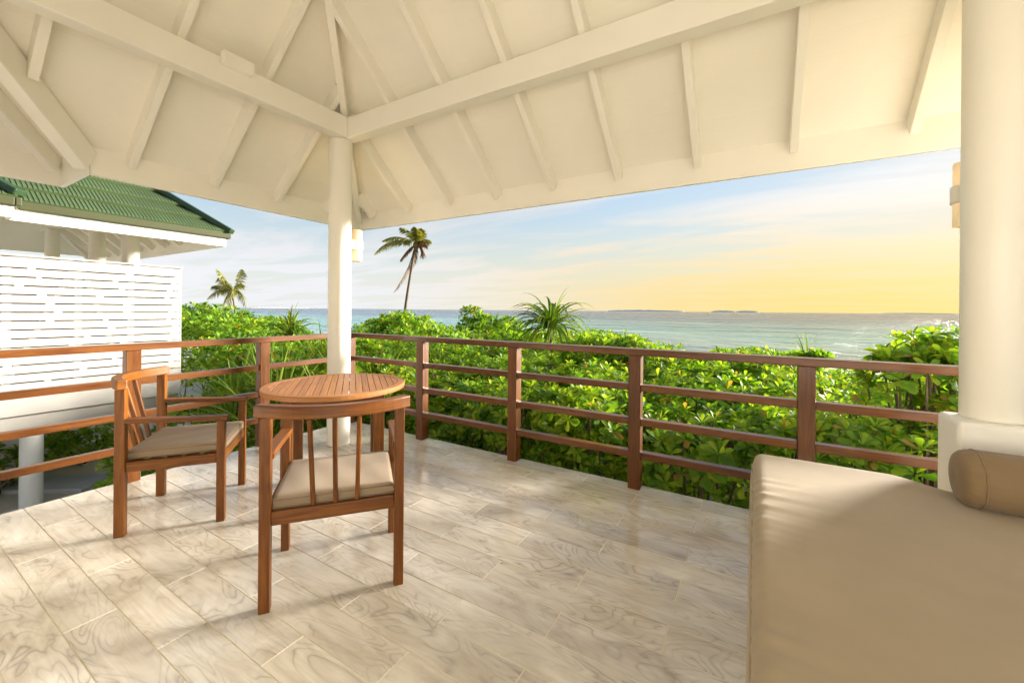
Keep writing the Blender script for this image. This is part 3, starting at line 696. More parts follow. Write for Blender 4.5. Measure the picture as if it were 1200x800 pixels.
# daybed: masonry base, mattress, bolster
bx0, bx1, by0, by1, ZM = 3.875, 5.85, -2.75, -0.49, 0.52
db = thing('daybed_base', (4.8, -1.6, 0), 'white built-in daybed base under the big sand mattress', 'daybed base')
MB().box((bx0 + 0.015, by0, 0.0), (bx1, -0.600, 0.32)).build('base_block', 'plaster', db, bevel=0.008)
mt_ = thing('mattress', (4.86, -1.62, 0.32), 'large sand-coloured daybed mattress in the right foreground', 'mattress')
nu, nv = 150, 190; V = np.zeros(((nu + 1) * (nv + 1), 3)); TH = ZM - 0.32
ii = 0
def edge(s_, R_=0.055):    # distance from the edge -> (inset, drop) of a rounded border
    return 0
for j in range(nv + 1):
    for i in range(nu + 1):
        a = (i / nu) * 2 - 1; b_ = (j / nv) * 2 - 1
        # square-to-slab map: outer 14 % of the parameter runs down the sides
        def prm(a):
            s_ = 1 if a >= 0 else -1; a = abs(a)
            if a <= 0.80: return s_ * a / 0.80, 0.0
            return s_, (a - 0.80) / 0.20
        ax, da = prm(math.copysign(abs(a) ** 0.9, a)); ay, dbb = prm(math.copysign(abs(b_) ** 0.9, b_))
        X = (bx0 + bx1) / 2 + ax * (bx1 - bx0) / 2; Y = (by0 + by1) / 2 + ay * (by1 - by0) / 2
        Rr = 0.045
        ex_ = max(0, (abs(ax) - (1 - Rr / ((bx1 - bx0) / 2))) / (Rr / ((bx1 - bx0) / 2))) if da == 0 else 1
        ey_ = max(0, (abs(ay) - (1 - Rr / ((by1 - by0) / 2))) / (Rr / ((by1 - by0) / 2))) if dbb == 0 else 1
        e = min(1.0, math.hypot(ex_, ey_)) if max(da, dbb) == 0 else 1.0
        Z = ZM - 0.045 * (1 - math.sqrt(max(0, 1 - e * e))) - max(da, dbb) * (TH - 0.048)
        # round the plan corners a little
        if ex_ > 0 and ey_ > 0:
            q = math.hypot(ex_, ey_)
            if q > 1:
                X -= math.copysign((ex_ - ex_ / q) * Rr, ax); Y -= math.copysign((ey_ - ey_ / q) * Rr, ay)
        # crown and puckers from the border seam
        dl = (X - bx0); dr = by1 - Y
        Z += 0.012 * (1 - abs(ax) ** 4) * (1 - abs(ay) ** 4) * (max(da, dbb) == 0)
        pk = math.exp(-dl / 0.10) * (0.0045 * math.sin(Y * 61 + 2.5 * math.sin(Y * 7)) * (0.55 + 0.45 * math.sin(Y * 5.3 + 1)) + 0.0018 * math.sin(Y * 113 + X * 20))
        pk += math.exp(-dr / 0.08) * 0.003 * math.sin(X * 47 + 2 * math.sin(X * 6))
        if max(da, dbb) == 0: Z += pk * (0.0 + 1.0 * min(1, max(0, (-Y - 0.75) / 0.4)))
        elif da > 0: X -= math.copysign(-0.010 * math.sin(math.pi * da), -ax) + pk * 0.6
        sx_ = min(1, max(0, (X - 4.40) / 0.19)); sx_ = sx_ * sx_ * (3 - 2 * sx_); wy = min(1, max(0, (Y + 1.1) / 0.6))
        Y -= 0.118 * sx_ * wy * wy              # the border bends round the corner of the low wall
        V[ii] = (X - 4.86, Y + 1.62, Z - 0.32); ii += 1
F = np.array([(j * (nu + 1) + i, j * (nu + 1) + i + 1, (j + 1) * (nu + 1) + i + 1, (j + 1) * (nu + 1) + i) for j in range(nv) for i in range(nu)])
np_mesh('cover', V, F, 'mattress', mt_)
seam = [(bx0 - 0.002, by0 + 0.03, ZM - 0.055), (bx0 - 0.002, by1 - 0.06, ZM - 0.055), (bx0 + 0.05, by1 - 0.001, ZM - 0.055), (4.38, by1 - 0.001, ZM - 0.055)]
MB().tube(seam, [0.004] * 4, 6).build('piping', 'mattress', mt_, smooth=True)

bo = thing('bolster', (4.545, -0.765, ZM), 'brown cylindrical bolster lying on the mattress against the low wall', 'bolster')
rb = 0.107; nseg = 72; V = []; F = []
prof = [(0.0, 0.004), (0.25, 0.0), (0.6, 0.002), (0.82, 0.008), (0.93, 0.020), (0.985, 0.038), (1.0, 0.055), (1.0, 0.12), (1.005, 0.30), (1.005, 0.6), (1.0, 0.9), (0.98, 1.0), (0.8, 1.03), (0.0, 1.035)]
for s_, x in prof:
    for k in range(nseg):
        a = 2 * math.pi * k / nseg
        w = 0.0
        if 0.015 < x < 0.14: w = 0.016 * math.sin(k * 2 * math.pi / 72 * 22 + 1.3 * math.sin(k * .5)) * (1 - abs(x - 0.055) / 0.09)
        V.append((x, s_ * rb * (1 + w) * math.cos(a), rb * 0.985 + s_ * rb * (1 + w) * math.sin(a)))
for i in range(len(prof) - 1):
    for k in range(nseg): F.append((i * nseg + k, i * nseg + (k + 1) % nseg, (i + 1) * nseg + (k + 1) % nseg, (i + 1) * nseg + k))
np_mesh('cover', np.array(V), np.array(F), 'bolster', bo)
ring = [(0.052 + 0.001 * math.sin(k * 2.2), 1.004 * rb * math.cos(2 * math.pi * k / 60), rb * 0.985 + 1.004 * rb * math.sin(2 * math.pi * k / 60)) for k in range(61)]
MB().tube(ring, [0.0028] * 61, 5, False).build('piping', 'bolster', bo, smooth=True, world=False)

# ================================================================== NEIGHBOURING VILLA (mirror image of this deck)
NX, NY = -3.5, -0.28
TN = lambda x, y, z: (NX - x, NY + y, z)
ny1 = -1.85; HW = 0.22
vil = thing('neighbouring_villa', (-6.0, -2.0, -1.2), 'neighbouring white villa with green ribbed metal roof, at the left', 'villa')
TR = lambda x, y, z: (NX - x, NY + 0.12 + y, z)
make_roof(vil, TR, ny1, True, HW)
NY += 0.12                      # roof lines below are measured from the shifted eave
# green covering: one object per course of pressed metal tiles
def tile_courses(p0, p1, up, rise, ncourse, shrink0, shrink1, flip):
    """courses along the eave p0->p1; up = plan direction of the slope; each course is a ribbed strip"""
    p0, p1 = Vector(p0), Vector(p1); e = (p1 - p0); L = e.length; e.normalize(); up = Vector(up)
    run = 0.215
    for c_ in range(ncourse):
        t0, t1 = c_ * run, (c_ + 1) * run + 0.02
        a0, a1 = shrink0 * t0, L - shrink1 * t0
        if a1 - a0 < 0.15: break
        rib = 0.040; nr = int((a1 - a0) / rib); mb = MB()
        sec = [(0, 0), (0.36, 0.0), (0.46, 0.006), (0.66, 0.006), (0.76, 0)]
        cols = []
        for r_ in range(nr):
            for f_, h_ in sec: cols.append((a0 + (r_ + f_) * (a1 - a0) / nr, h_))
        cols.append((a1, 0))
        nrm = Vector((-up.x * SL, -up.y * SL, 1)).normalized()
        for (tt, lift) in ((t0 - 0.012, -0.006), (t0 - 0.012, 0.048), (t0 + 0.02, 0.050), (t1, 0.008)):
            for a, h_ in cols:
                # clip to the hips
                aa = min(max(a, shrink0 * max(tt, 0)), L - shrink1 * max(tt, 0))
                p = p0 + e * aa + up * tt + Vector((0, 0, SL * tt)) + nrm * (lift + (h_ if lift > 0 else 0))
                mb.v.append(tuple(p))
        m_ = len(cols)
        for q in range(3):
            for k in range(m_ - 1):
                a = q * m_ + k; mb.face((a, a + 1, a + m_ + 1, a + m_))
        mb.build('tile_course', 'rooftile', vil)
zr = ZR + RD + 0.05
ye_ = NY + YE; xe_ = NX - XE
tile_courses((xe_ + 0.05, ye_ + 0.05, zr - 0.05), (xe_ + 0.05, NY + ny1 - 0.05, zr - 0.05), (-1, 0, 0), SL, 14, 1, -1, False)
tile_courses((xe_ + HW + 0.05, NY + ny1 + 0.05, zr - 0.05), (xe_ + HW + 0.05, NY + ny1 - 5, zr - 0.05), (-1, 0, 0), SL, 14, 1, 0, False)
tile_courses((xe_ + 0.05, NY + ny1 + 0.05, zr - 0.05), (xe_ + HW + 0.05, NY + ny1 + 0.05, zr - 0.05), (0, -1, 0), SL, 14, -1, 1, False)
tile_courses((xe_ + 0.05 - 6, ye_ + 0.05, zr - 0.05), (xe_ + 0.05, ye_ + 0.05, zr - 0.05), (0, -1, 0), SL, 14, 1, 1, False)
t1_ = RX - XE
# hip and valley caps
def cap(p, q, nm='hip_cap', w=0.15): MB().bar(p, q, w, 0.075).build(nm, 'rooftrim', vil, bevel=0.015)
cap((xe_ + 0.09, ye_ + 0.09, zr - 0.02), (xe_ + 0.05 - t1_, ye_ + 0.05 - t1_, zr + 0.02 + SL * t1_))
cap((xe_ + HW + 0.07, NY + ny1 + 0.07, zr + 0.01), (xe_ + HW - 2, NY + ny1 - 2, zr + 0.03 + SL * 2))
MB().bar((xe_ + 0.05, NY + ny1 + 0.05, zr - 0.035), (xe_ + 0.05 - 1.6, NY + ny1 + 0.05 - 1.6, zr - 0.035 + SL * 1.6), 0.13, 0.03).build('valley_gutter', 'rooftrim', vil)
# olive eaves gutters above the white fascias
def gutter(a, b_): MB().bar((a[0], a[1], 2.375), (b_[0], b_[1], 2.375), 0.05, 0.10).build('gutter', 'gutter', vil, bevel=0.01)
gutter((xe_ + 0.056, ye_ + 0.08, 0), (xe_ + 0.056, NY + ny1 + 0.09, 0)); gutter((xe_ + 0.08, ye_ + 0.056, 0), (xe_ - 5.5, ye_ + 0.056, 0))
gutter((xe_ + 0.031, NY + ny1 + 0.056, 0), (xe_ + HW + 0.08, NY + ny1 + 0.056, 0)); gutter((xe_ + HW + 0.056, NY + ny1 + 0.03, 0), (xe_ + HW + 0.056, NY + ny1 - 5, 0))
for (cx_, cy_, z0_, z1_) in ((-4.13, -0.70, 0.0, 2.799), (-8.3, -0.70, 0.0, 2.79), (-5.6, -0.70, 0.0, 2.79)):
    MB().lathe((cx_, cy_, 0), [(0.105, z0_), (0.105, z1_)], 32).build('column', 'cream', vil, smooth=True)
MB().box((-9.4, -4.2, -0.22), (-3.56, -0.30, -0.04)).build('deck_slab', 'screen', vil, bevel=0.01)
for (cx_, cy_) in ((-3.72, -1.72), (-3.72, -3.4), (-6.4, -0.6), (-8.9, -0.6), (-6.4, -2.6)):
    MB().lathe((cx_, cy_, 0), [(0.10, -1.35), (0.10, -0.221)], 32).build('foundation_post', 'white', vil, smooth=True)
MB().box((-9.4, -4.4, -0.2), (-3.9, -4.21, 3.2)).build('house_wall', 'plaster', vil)
MB().box((-6.3, -4.2, -0.2), (-6.1, -2.2, 2.9)).build('house_wall', 'plaster', vil)

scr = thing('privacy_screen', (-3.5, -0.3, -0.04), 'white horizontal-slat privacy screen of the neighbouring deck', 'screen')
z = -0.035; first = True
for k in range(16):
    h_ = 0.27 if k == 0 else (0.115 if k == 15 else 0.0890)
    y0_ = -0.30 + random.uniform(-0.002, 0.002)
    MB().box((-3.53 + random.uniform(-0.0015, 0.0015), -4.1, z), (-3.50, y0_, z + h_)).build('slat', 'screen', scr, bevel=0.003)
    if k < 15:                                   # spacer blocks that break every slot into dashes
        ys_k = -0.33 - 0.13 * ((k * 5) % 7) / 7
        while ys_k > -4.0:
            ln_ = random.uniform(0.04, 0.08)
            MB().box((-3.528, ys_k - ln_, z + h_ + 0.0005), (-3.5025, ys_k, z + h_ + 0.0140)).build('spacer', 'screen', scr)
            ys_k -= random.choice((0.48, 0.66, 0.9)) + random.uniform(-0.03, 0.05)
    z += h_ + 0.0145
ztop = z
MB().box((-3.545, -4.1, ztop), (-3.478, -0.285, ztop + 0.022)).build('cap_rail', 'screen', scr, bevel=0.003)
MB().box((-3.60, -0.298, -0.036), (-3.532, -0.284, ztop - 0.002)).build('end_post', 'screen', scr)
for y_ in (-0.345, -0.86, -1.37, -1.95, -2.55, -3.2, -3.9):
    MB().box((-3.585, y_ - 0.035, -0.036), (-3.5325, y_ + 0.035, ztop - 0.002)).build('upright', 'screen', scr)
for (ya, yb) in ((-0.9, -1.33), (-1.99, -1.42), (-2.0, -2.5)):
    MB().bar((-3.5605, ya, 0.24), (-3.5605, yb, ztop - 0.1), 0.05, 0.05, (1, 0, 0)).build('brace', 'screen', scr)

MB().box((-3.64, -4.1, -0.036), (-3.61, -0.30, ztop - 0.002)).build('slot_shade_board', 'slot_shade', scr)  # brown sheet added so the slots between the slats look dark
# concrete slabs on the sand between the villas
for i, (px_, py_, w_, d_, a_, lb) in enumerate(((-4.35, -1.45, 1.25, 0.50, 35, 'pale concrete slab lying on the sand below the left railing'), (-5.4, -0.55, 1.2, 0.5, 38, 'pale concrete slab half under the neighbouring deck'))):
    s_ = thing('paving_slab', (px_, py_, -1.2), lb, 'slab', None, rad(a_))
    MB().box((-w_ / 2, -d_ / 2, -0.08), (w_ / 2, d_ / 2, 0.06)).build('slab_body', 'concrete', s_, bevel=0.012, world=False)

# deck foundation of this villa
fd = thing('deck_foundation', (0.3, -0.5, -1.2), 'white posts carrying the raised tiled deck', 'foundation')
for (cx_, cy_) in ((0.35, -0.4), (2.6, -0.4), (4.9, -0.4), (0.35, -2.2), (0.35, -3.7), (4.9, -3.7)):
    MB().lathe((cx_, cy_, 0), [(0.10, -1.35), (0.10, -0.301)], 24).build('post', 'white', fd, smooth=True)

# ================================================================== VEGETATION
def leaf_shape(stations, hw, droop, fold):
    V = []
    for t_, w_ in zip(stations, hw):
        z_ = -droop * t_ * t_
        V += [(-w_, t_, z_ + fold * w_), (0, t_, z_), (w_, t_, z_ + fold * w_)]
    F = []
    for i in range(len(stations) - 1):
        a = 3 * i; F += [(a, a + 1, a + 4, a + 3), (a + 1, a + 2, a + 5, a + 4)]
    return np.array(V), np.array(F)
LEAF_HI = leaf_shape([0, 0.22, 0.5, 0.75, 0.92, 1.0], [0.03, 0.085, 0.175, 0.225, 0.17, 0.04], 0.16, 0.30)
def flat_leaf():
    V = np.array([(0, 0, 0), (-0.20, 0.55, 0.03), (0.20, 0.55, 0.03), (-0.17, 0.85, 0.0), (0.17, 0.85, 0.0), (0, 1.0, -0.06)])
    return V, np.array([(0, 2, 1), (1, 2, 4), (1, 4, 3), (3, 4, 5)])
LEAF_LO = flat_leaf()

def frames(axes):
    """orthonormal frames (columns x, y, z) with z along axes"""
    z = axes / np.linalg.norm(axes, axis=1, keepdims=True)
    h = np.where(np.abs(z[:, 2:3]) < 0.95, np.array([[0, 0, 1.0]]), np.array([[1.0, 0, 0]]))
    x = np.cross(h, z); x /= np.linalg.norm(x, axis=1, keepdims=True); y = np.cross(z, x)
    return np.stack([x, y, z], axis=2)

def rosettes(P, A, nleaf, length, g):
    """leaf transforms for rosettes at points P with axes A -> (origins, matrices with scale)"""
    n = len(P); Fm = frames(A)
    k = np.arange(nleaf)
    az = (k * 2.39996)[None, :] + g.uniform(0, 6.28, (n, 1)) + g.normal(0, 0.15, (n, nleaf))
    u = (k + 0.5) / nleaf
    el = (0.05 + 1.15 * u ** 1.3)[None, :] + g.normal(0, 0.14, (n, nleaf))
    ln = length * (1.08 - 0.42 * u)[None, :] * g.uniform(0.82, 1.15, (n, nleaf)) * g.uniform(0.8, 1.15, (n, 1))
    y = np.stack([np.cos(az) * np.cos(el), np.sin(az) * np.cos(el), np.sin(el)], -1)
    x = np.stack([-np.sin(az), np.cos(az), 0 * az], -1) * -1
    z = np.cross(x, y)
    tw = g.normal(0, 0.22, (n, nleaf)); c_, s_ = np.cos(tw)[..., None], np.sin(tw)[..., None]
    x, z = x * c_ + z * s_, z * c_ - x * s_
    Ml = np.stack([x, y, z], -1) * ln[..., None, None]
    Mw = np.einsum('nij,nkjl->nkil', Fm, Ml)
    O = P[:, None, :] + np.einsum('nij,nkj->nki', Fm, y * 0.012)
    return O.reshape(-1, 3), Mw.reshape(-1, 3, 3)

def leaves_mesh(O, Mx, shape):
    V, F = shape
    W = np.einsum('nij,kj->nki', Mx, V) + O[:, None, :]
    FF = (F[None] + (np.arange(len(O)) * len(V))[:, None, None]).reshape(-1, F.shape[1])
    return W.reshape(-1, 3), FF

def dome_points(r, height, n, g, lobes=6):
    """points and outward axes on a lumpy mound of radius r, its top at z = 0"""
    H = min(height, 1.7)
    L = [(0.0, 0.0, -r * 0.62, r * 0.62)]
    for i in range(lobes):
        a = 6.283 * (i + g.uniform(-0.3, 0.3)) / lobes; q = r * g.uniform(0.42, 0.62); rr = r * g.uniform(0.36, 0.52)
        L.append((q * math.cos(a), q * math.sin(a), -rr - g.uniform(0.02, 0.22) * r, rr))
    for i in range(lobes):
        a = 6.283 * g.random(); q = r * g.uniform(0.5, 0.75); rr = r * g.uniform(0.34, 0.5)
        L.append((q * math.cos(a), q * math.sin(a), -rr - g.uniform(0.35, 0.9) * min(H, 1.6 * r), rr))
    L = np.array(L); w = L[:, 3] ** 2; idx = g.choice(len(L), n * 2, p=w / w.sum())
    d = g.normal(0, 1, (n * 2, 3)); d[:, 2] = np.abs(d[:, 2]) * 1.0 - 0.35; d /= np.linalg.norm(d, axis=1, keepdims=True)
    lay = np.where(g.random(n * 2) < 0.72, g.uniform(0.9, 1.06, n * 2), g.uniform(0.55, 0.9, n * 2))
    P = L[idx, :3] + d * (L[idx, 3] * lay)[:, None]
    D = np.linalg.norm(P[:, None] - L[None, :, :3], axis=2) / L[None, :, 3]
    keep = D.min(axis=1) > 0.55
    P, d = P[keep][:n], d[keep][:n]
    A = d * 0.75 + np.array([0, 0, 0.65]) + g.normal(0, 0.18, d.shape)
    return P, A, L

leaf_variants = []
def get_leaf_meshes():
    if not leaf_variants:
        for dr, fo in ((0.10, 0.25), (0.18, 0.35), (0.26, 0.2), (0.05, 0.45)):
            V, F = leaf_shape([0, 0.22, 0.5, 0.75, 0.92, 1.0], [0.03, 0.085, 0.175, 0.225, 0.17, 0.04], dr, fo)
            me = bpy.data.meshes.new('leaf'); me.from_pydata(V.tolist(), [], F.tolist()); me.materials.append(M['leaf'])
            me.polygons.foreach_set('use_smooth', [True] * len(me.polygons)); leaf_variants.append(me)
    return leaf_variants
CAMP = np.array(cam.location)

def shrub(x, y, r, top, label, group, level, seed):
    g = np.random.default_rng(seed); gz = ground_z(y)
    root = thing('leafy_shrub', (x, y, gz), label, 'shrub', group)
    d = math.hypot(x - CAMP[0], y - CAMP[1]); ht = top - gz
    area = 3.2 * r * r + 2 * r * min(ht, 1.2)
    if level == 0: n, nl, ln = int(area * 74), 13, 0.106
    elif level == 1: n, nl, ln = int(area * 60), 12, 0.106
    else: n, nl, ln = int(min(area * 30, 560)), 9, 0.125 + 0.004 * d
    P, A, L = dome_points(r, ht, n, g)
    P = P + np.array([0, 0, top - gz - 0.04])
    ok = P[:, 2] > 0.08; P, A = P[ok], A[ok]
    # keep the deck and the neighbour's deck clear of leaves
    wx, wy = P[:, 0] + x, P[:, 1] + y; wz = P[:, 2] + gz
    bad = ((wx > -0.10) & (wy < 0.12) & (wz > -0.35)) | ((wx < -3.35) & (wy < -0.12) & (wz > -0.25))
    P, A = P[~bad], A[~bad]
    if len(P) < 4: bpy.data.objects.remove(root); return
    O, Mx = rosettes(P, A, nl, ln, g)
    if level == 0:
        cd_ = np.linalg.norm(O + np.array([x, y, gz]) - CAMP, axis=1)
        zw = O[:, 2] + gz
        score = cd_ + np.where(zw < -0.1, 3.0, 0)
        order = np.argsort(score); single, rest = order[:300], order[300:]
        lm = get_leaf_meshes()
        for q in single:
            o = bpy.data.objects.new('leaf', lm[q % 4]); COL.objects.link(o); o.parent = root
            m4 = np.eye(4); m4[:3, :3] = Mx[q]; m4[:3, 3] = O[q]
            o.matrix_basis = Matrix(m4.tolist())
        V, F = leaves_mesh(O[rest], Mx[rest], LEAF_HI)
        tag(np_mesh('foliage', V, F, 'leaf', root), kind='stuff')
    else:
        V, F = leaves_mesh(O, Mx, LEAF_HI if level == 1 else LEAF_LO)
        tag(np_mesh('foliage', V, F, 'leaf' if level == 1 else 'leaf_far', root), kind='stuff')
    # forked branches from the base to some rosettes
    nb = (26, 12, 5)[level]; mb = MB()
    for q in g.choice(len(P), min(nb, len(P)), replace=False):
        e = Vector(P[q]); s_ = Vector((e.x * 0.15 + g.normal() * 0.05, e.y * 0.15 + g.normal() * 0.05, 0.0)); mid = s_.lerp(e, 0.55) + Vector((g.normal() * 0.06, g.normal() * 0.06, -0.10 * r))
        mb.tube([s_, s_.lerp(mid, 0.5) + Vector((g.normal() * 0.03, g.normal() * 0.03, 0)), mid, mid.lerp(e, 0.6), e], [0.018, 0.015, 0.012, 0.009, 0.006], 5, False)
    mb.build('branch', 'bark', root, smooth=True, world=False)

SHRUBS = [(4.9, 0.78, 0.7, 0.59),(4.9, 1.11, 0.3, 1.02),(4.2, 0.76, 0.58, 0.59),(5.09, 1.34, 0.3, 1.16),(3.45, 0.77, 0.68, 0.45),(5.47, 2.05, 0.75, 0.76),(4.41, 1.82, 0.9, 0.6),(2.52, 0.78, 0.61, 0.6),(1.83, 0.78, 0.65, 0.53),(3.4, 1.94, 0.8, 0.7),(1.15, 0.86, 0.69, 0.44),(5.46, 3.68, 0.89, 0.56),(-0.9, -0.1, 0.4, -0.2),(0.33, 0.91, 0.58, 0.51),(2.1, 2.0, 0.8, 0.66),(-1.8, -0.3, 0.45, -0.35),(-2.4, -0.65, 0.4, -0.45),(-3.0, -1.0, 0.4, -0.5),(-4.6, -1.9, 0.5, -0.55),(3.75, 3.22, 0.87, 0.76),(-0.48, 0.87, 0.68, 0.61),(1.09, 1.82, 0.8, 0.72),(-1.2, 0.5, 0.6, 0.35),(4.54, 3.92, 0.28, 0.76),(-2.9, -0.3, 0.45, 0.0),(3.65, 3.62, 0.45, 0.72),(0.27, 1.89, 0.8, 0.63),(2.29, 3.16, 0.4, 0.89),(-2.2, 0.6, 0.7, 0.5),(3.94, 4.27, 0.4, 0.76),(5.18, 5.05, 1.25, 0.37),(1.97, 3.2, 0.5, 0.92),(-5.2, -0.9, 0.6, -0.45),(-2.95, 0.45, 0.5, 0.25),(2.37, 3.64, 0.99, 0.76),(2.78, 3.92, 0.45, 0.68),(1.5, 3.51, 0.5, 0.88),(-0.99, 2.08, 0.85, 0.79),(4.37, 5.29, 1.17, 0.52),(0.76, 3.31, 1.0, 0.84),(-2.2, 1.9, 0.8, 0.8),(-3.3, 1.4, 0.9, 0.74),(7.16, 7.83, 1.41, 0.75),(-0.05, 3.6, 0.86, 0.91),(2.1, 4.96, 1.13, 0.67),(-5.0, 0.9, 0.8, 0.7),(5.25, 7.67, 1.42, 0.11),(-1.68, 3.55, 0.88, 0.86),(-3.6, 2.6, 1.0, 0.64),(8.78, 10.23, 1.71, 0.59),(0.49, 5.36, 1.16, 0.81),(-2.74, 3.65, 0.94, 0.84),(-5.2, 2.2, 1.2, 0.72),(-0.69, 5.44, 1.31, 0.75),(3.04, 7.78, 1.45, 0.3),(6.61, 10.08, 1.49, -0.11),(-7.23, 2.03, 0.8, 0.95),(-4.77, 3.65, 0.9, 0.59),(-8.32, 1.96, 0.8, 1.06),(-1.62, 5.96, 0.45, 1.08),(-3.26, 5.43, 1.11, 0.76),(-2.69, 5.9, 0.3, 1.33),(-9.46, 1.87, 0.7, 1.14),(0.28, 7.88, 1.52, 0.72),(-2.51, 6.24, 0.35, 1.12),(-7.2, 3.6, 1.4, 0.54),(-4.47, 5.4, 1.05, 0.96),(-5.09, 5.06, 0.55, 1.02),(-0.8, 7.98, 1.37, 0.66),(-5.95, 4.95, 1.24, 0.57),(4.11, 11.09, 1.7, 0.21),(-5.13, 5.61, 0.55, 1.19),(-8.81, 3.42, 0.8, 0.93),(-6.4, 5.0, 1.3, 0.48),(9.47, 14.86, 1.91, 0.51),(-5.01, 6.27, 0.6, 1.07),(-9.3, 4.29, 0.8, 0.91),(0.6, 10.23, 1.7, 0.36),(-3.69, 7.89, 1.49, 0.91),(-9.8, 4.6, 1.6, 0.64),(-8.45, 5.48, 1.03, 0.27),(7.11, 15.03, 2.14, -0.63),(-12.84, 3.34, 0.9, 1.42),(-11.53, 4.13, 0.8, 1.17),(-5.79, 7.72, 1.45, 0.78),(-1.3, 10.52, 1.79, 0.59),(-8.5, 6.8, 1.5, 0.37),(4.47, 14.62, 1.72, -0.15),(-13.33, 4.21, 0.9, 1.42),(-7.75, 7.87, 1.42, 0.92),(10.72, 19.2, 2.1, 0.42),(-4.33, 10.43, 1.69, 0.68),(-12.5, 5.6, 1.8, 0.89),(-10.42, 7.64, 1.28, 0.16),(0.41, 14.54, 1.93, -0.0),(-7.2, 10.12, 1.71, 0.52),(-12.16, 7.97, 1.42, -0.0),(-1.9, 14.24, 1.97, 0.45),(-14.28, 7.59, 1.46, 0.28),(-9.95, 10.51, 1.49, 1.11),(5.08, 20.19, 2.29, -0.7),(-5.32, 14.63, 2.07, 0.24),(2.16, 19.36, 2.22, -0.63),(-12.61, 11.02, 1.45, 0.4),(-7.86, 14.24, 2.0, 0.9),(-14.85, 10.48, 1.71, -0.22),(-1.9, 19.51, 2.43, -0.16),(-17.68, 10.27, 1.53, -0.17),(-11.46, 14.17, 1.83, 0.53),(-20.04, 10.32, 1.47, 0.59),(-16.13, 14.54, 1.84, 0.39),(-5.94, 20.88, 2.46, 0.09),(-18.51, 14.24, 2.09, -0.36),(-10.83, 20.29, 2.06, 0.57),(-22.01, 14.47, 1.76, -0.7),(-15.18, 19.24, 2.18, 0.12),(-24.96, 14.27, 2.19, -0.49),(-27.82, 14.19, 2.19, 0.57),(-20.41, 19.7, 2.13, 0.74),(-23.72, 19.37, 2.33, -0.44),(-38.3, 19.81, 2.55, 0.37)]
order_words = ['first', 'second', 'third', 'fourth', 'fifth', 'sixth', 'seventh']
near = [s_ for s_ in SHRUBS if 0.3 < s_[1] < 1.2 and -0.6 < s_[0] < 5.2]
near.sort()
near_words = {s_: w_ for s_, w_ in zip(near, ('just right of the round column', 'under the first bay of the sea-side railing', 'behind the second railing post from the column', 'below the middle of the sea-side railing', 'behind the third railing post from the column', 'between the third and fourth railing posts', 'beyond the far end of the daybed', 'below the low wall beside the daybed', 'far right behind the low wall'))}
MARKS = [(-999, 'under the neighbouring deck'), (120, 'beside the privacy screen'), (236, 'below the small palm'), (305, 'left of the tall round column'), (398, 'right of the tall round column'), (440, 'below the tall palm'), (515, 'between palm and screw pine'), (605, 'around the wind-bent screw pine'), (690, 'above the third railing post'), (790, 'before the fourth railing post'), (905, 'near the palm seedling'), (990, 'left of the low wall'), (1105, 'behind the low wall')]
RANK = ['nearest', 'second nearest', 'third nearest', 'fourth nearest', 'fifth nearest', 'sixth nearest', 'seventh nearest', 'eighth nearest', 'ninth nearest', 'tenth nearest', 'eleventh nearest', 'twelfth nearest']
counts = {}
for i, s_ in enumerate(SHRUBS):
    x, y, r, top = s_
    v = Vector((x, y, 0)) - cam.location; d = v.dot(FWD); px = 600 + 476 * v.dot(R0) / d
    if s_ in near_words:
        shrub(x, y, r, top, 'glossy broad-leaved shrub ' + near_words[s_], 'glossy shrubs close behind the railing', 0, 100 + i); continue
    mark = [w_ for p_, w_ in MARKS if px >= p_][-1]
    if y < 0.3 and x < -0.4 and d < 7: kind_, grp, lv = 'low leafy shrub on the sand', 'low shrubs between the villas', 1
    elif d < 7.4: kind_, grp, lv = 'broad-leaved green shrub', 'shrubs in the second rank', 1
    elif d < 13: kind_, grp, lv = 'rounded green shrub', 'shrubs in the middle of the thicket', 2
    else: kind_, grp, lv = 'small-looking far green shrub', 'shrubs far off near the beach', 2
    q = counts.get((kind_, mark), 0); counts[(kind_, mark)] = q + 1
    shrub(x, y, r, top, '%s %s, %s of these' % (kind_, mark, RANK[min(q, 11)]), grp, lv, 100 + i)

# strap-leaved screw pines: every long leaf is a part
def strap_leaf(L, w, az, el, droop, g, bend=(0, 0)):
    n = 9; V = []; p = Vector((0.03 * math.cos(az), 0.03 * math.sin(az), 0)); d = Vector((math.cos(az) * math.cos(el), math.sin(az) * math.cos(el), math.sin(el)))
    F = []
    for i in range(n):
        t_ = i / (n - 1)
        side = d.cross(Vector((0, 0, 1))); side = side.normalized() if side.length > 1e-3 else Vector((1, 0, 0))
        up_ = side.cross(d)
        ww = w * (0.55 + 0.9 * t_ if t_ < 0.35 else 0.865 * (1 - ((t_ - 0.35) / 0.65) ** 1.7) + 0.02)
        V += [tuple(p - side * ww + up_ * ww * 0.5), tuple(p), tuple(p + side * ww + up_ * ww * 0.5)]
        p = p + d * (L / (n - 1))
        d = (d + Vector((bend[0] / n, bend[1] / n, -droop * (0.3 + t_) / n * 2))).normalized()
    for i in range(n - 1):
        a = 3 * i; F += [(a, a + 1, a + 4, a + 3), (a + 1, a + 2, a + 5, a + 4)]
    return V, F
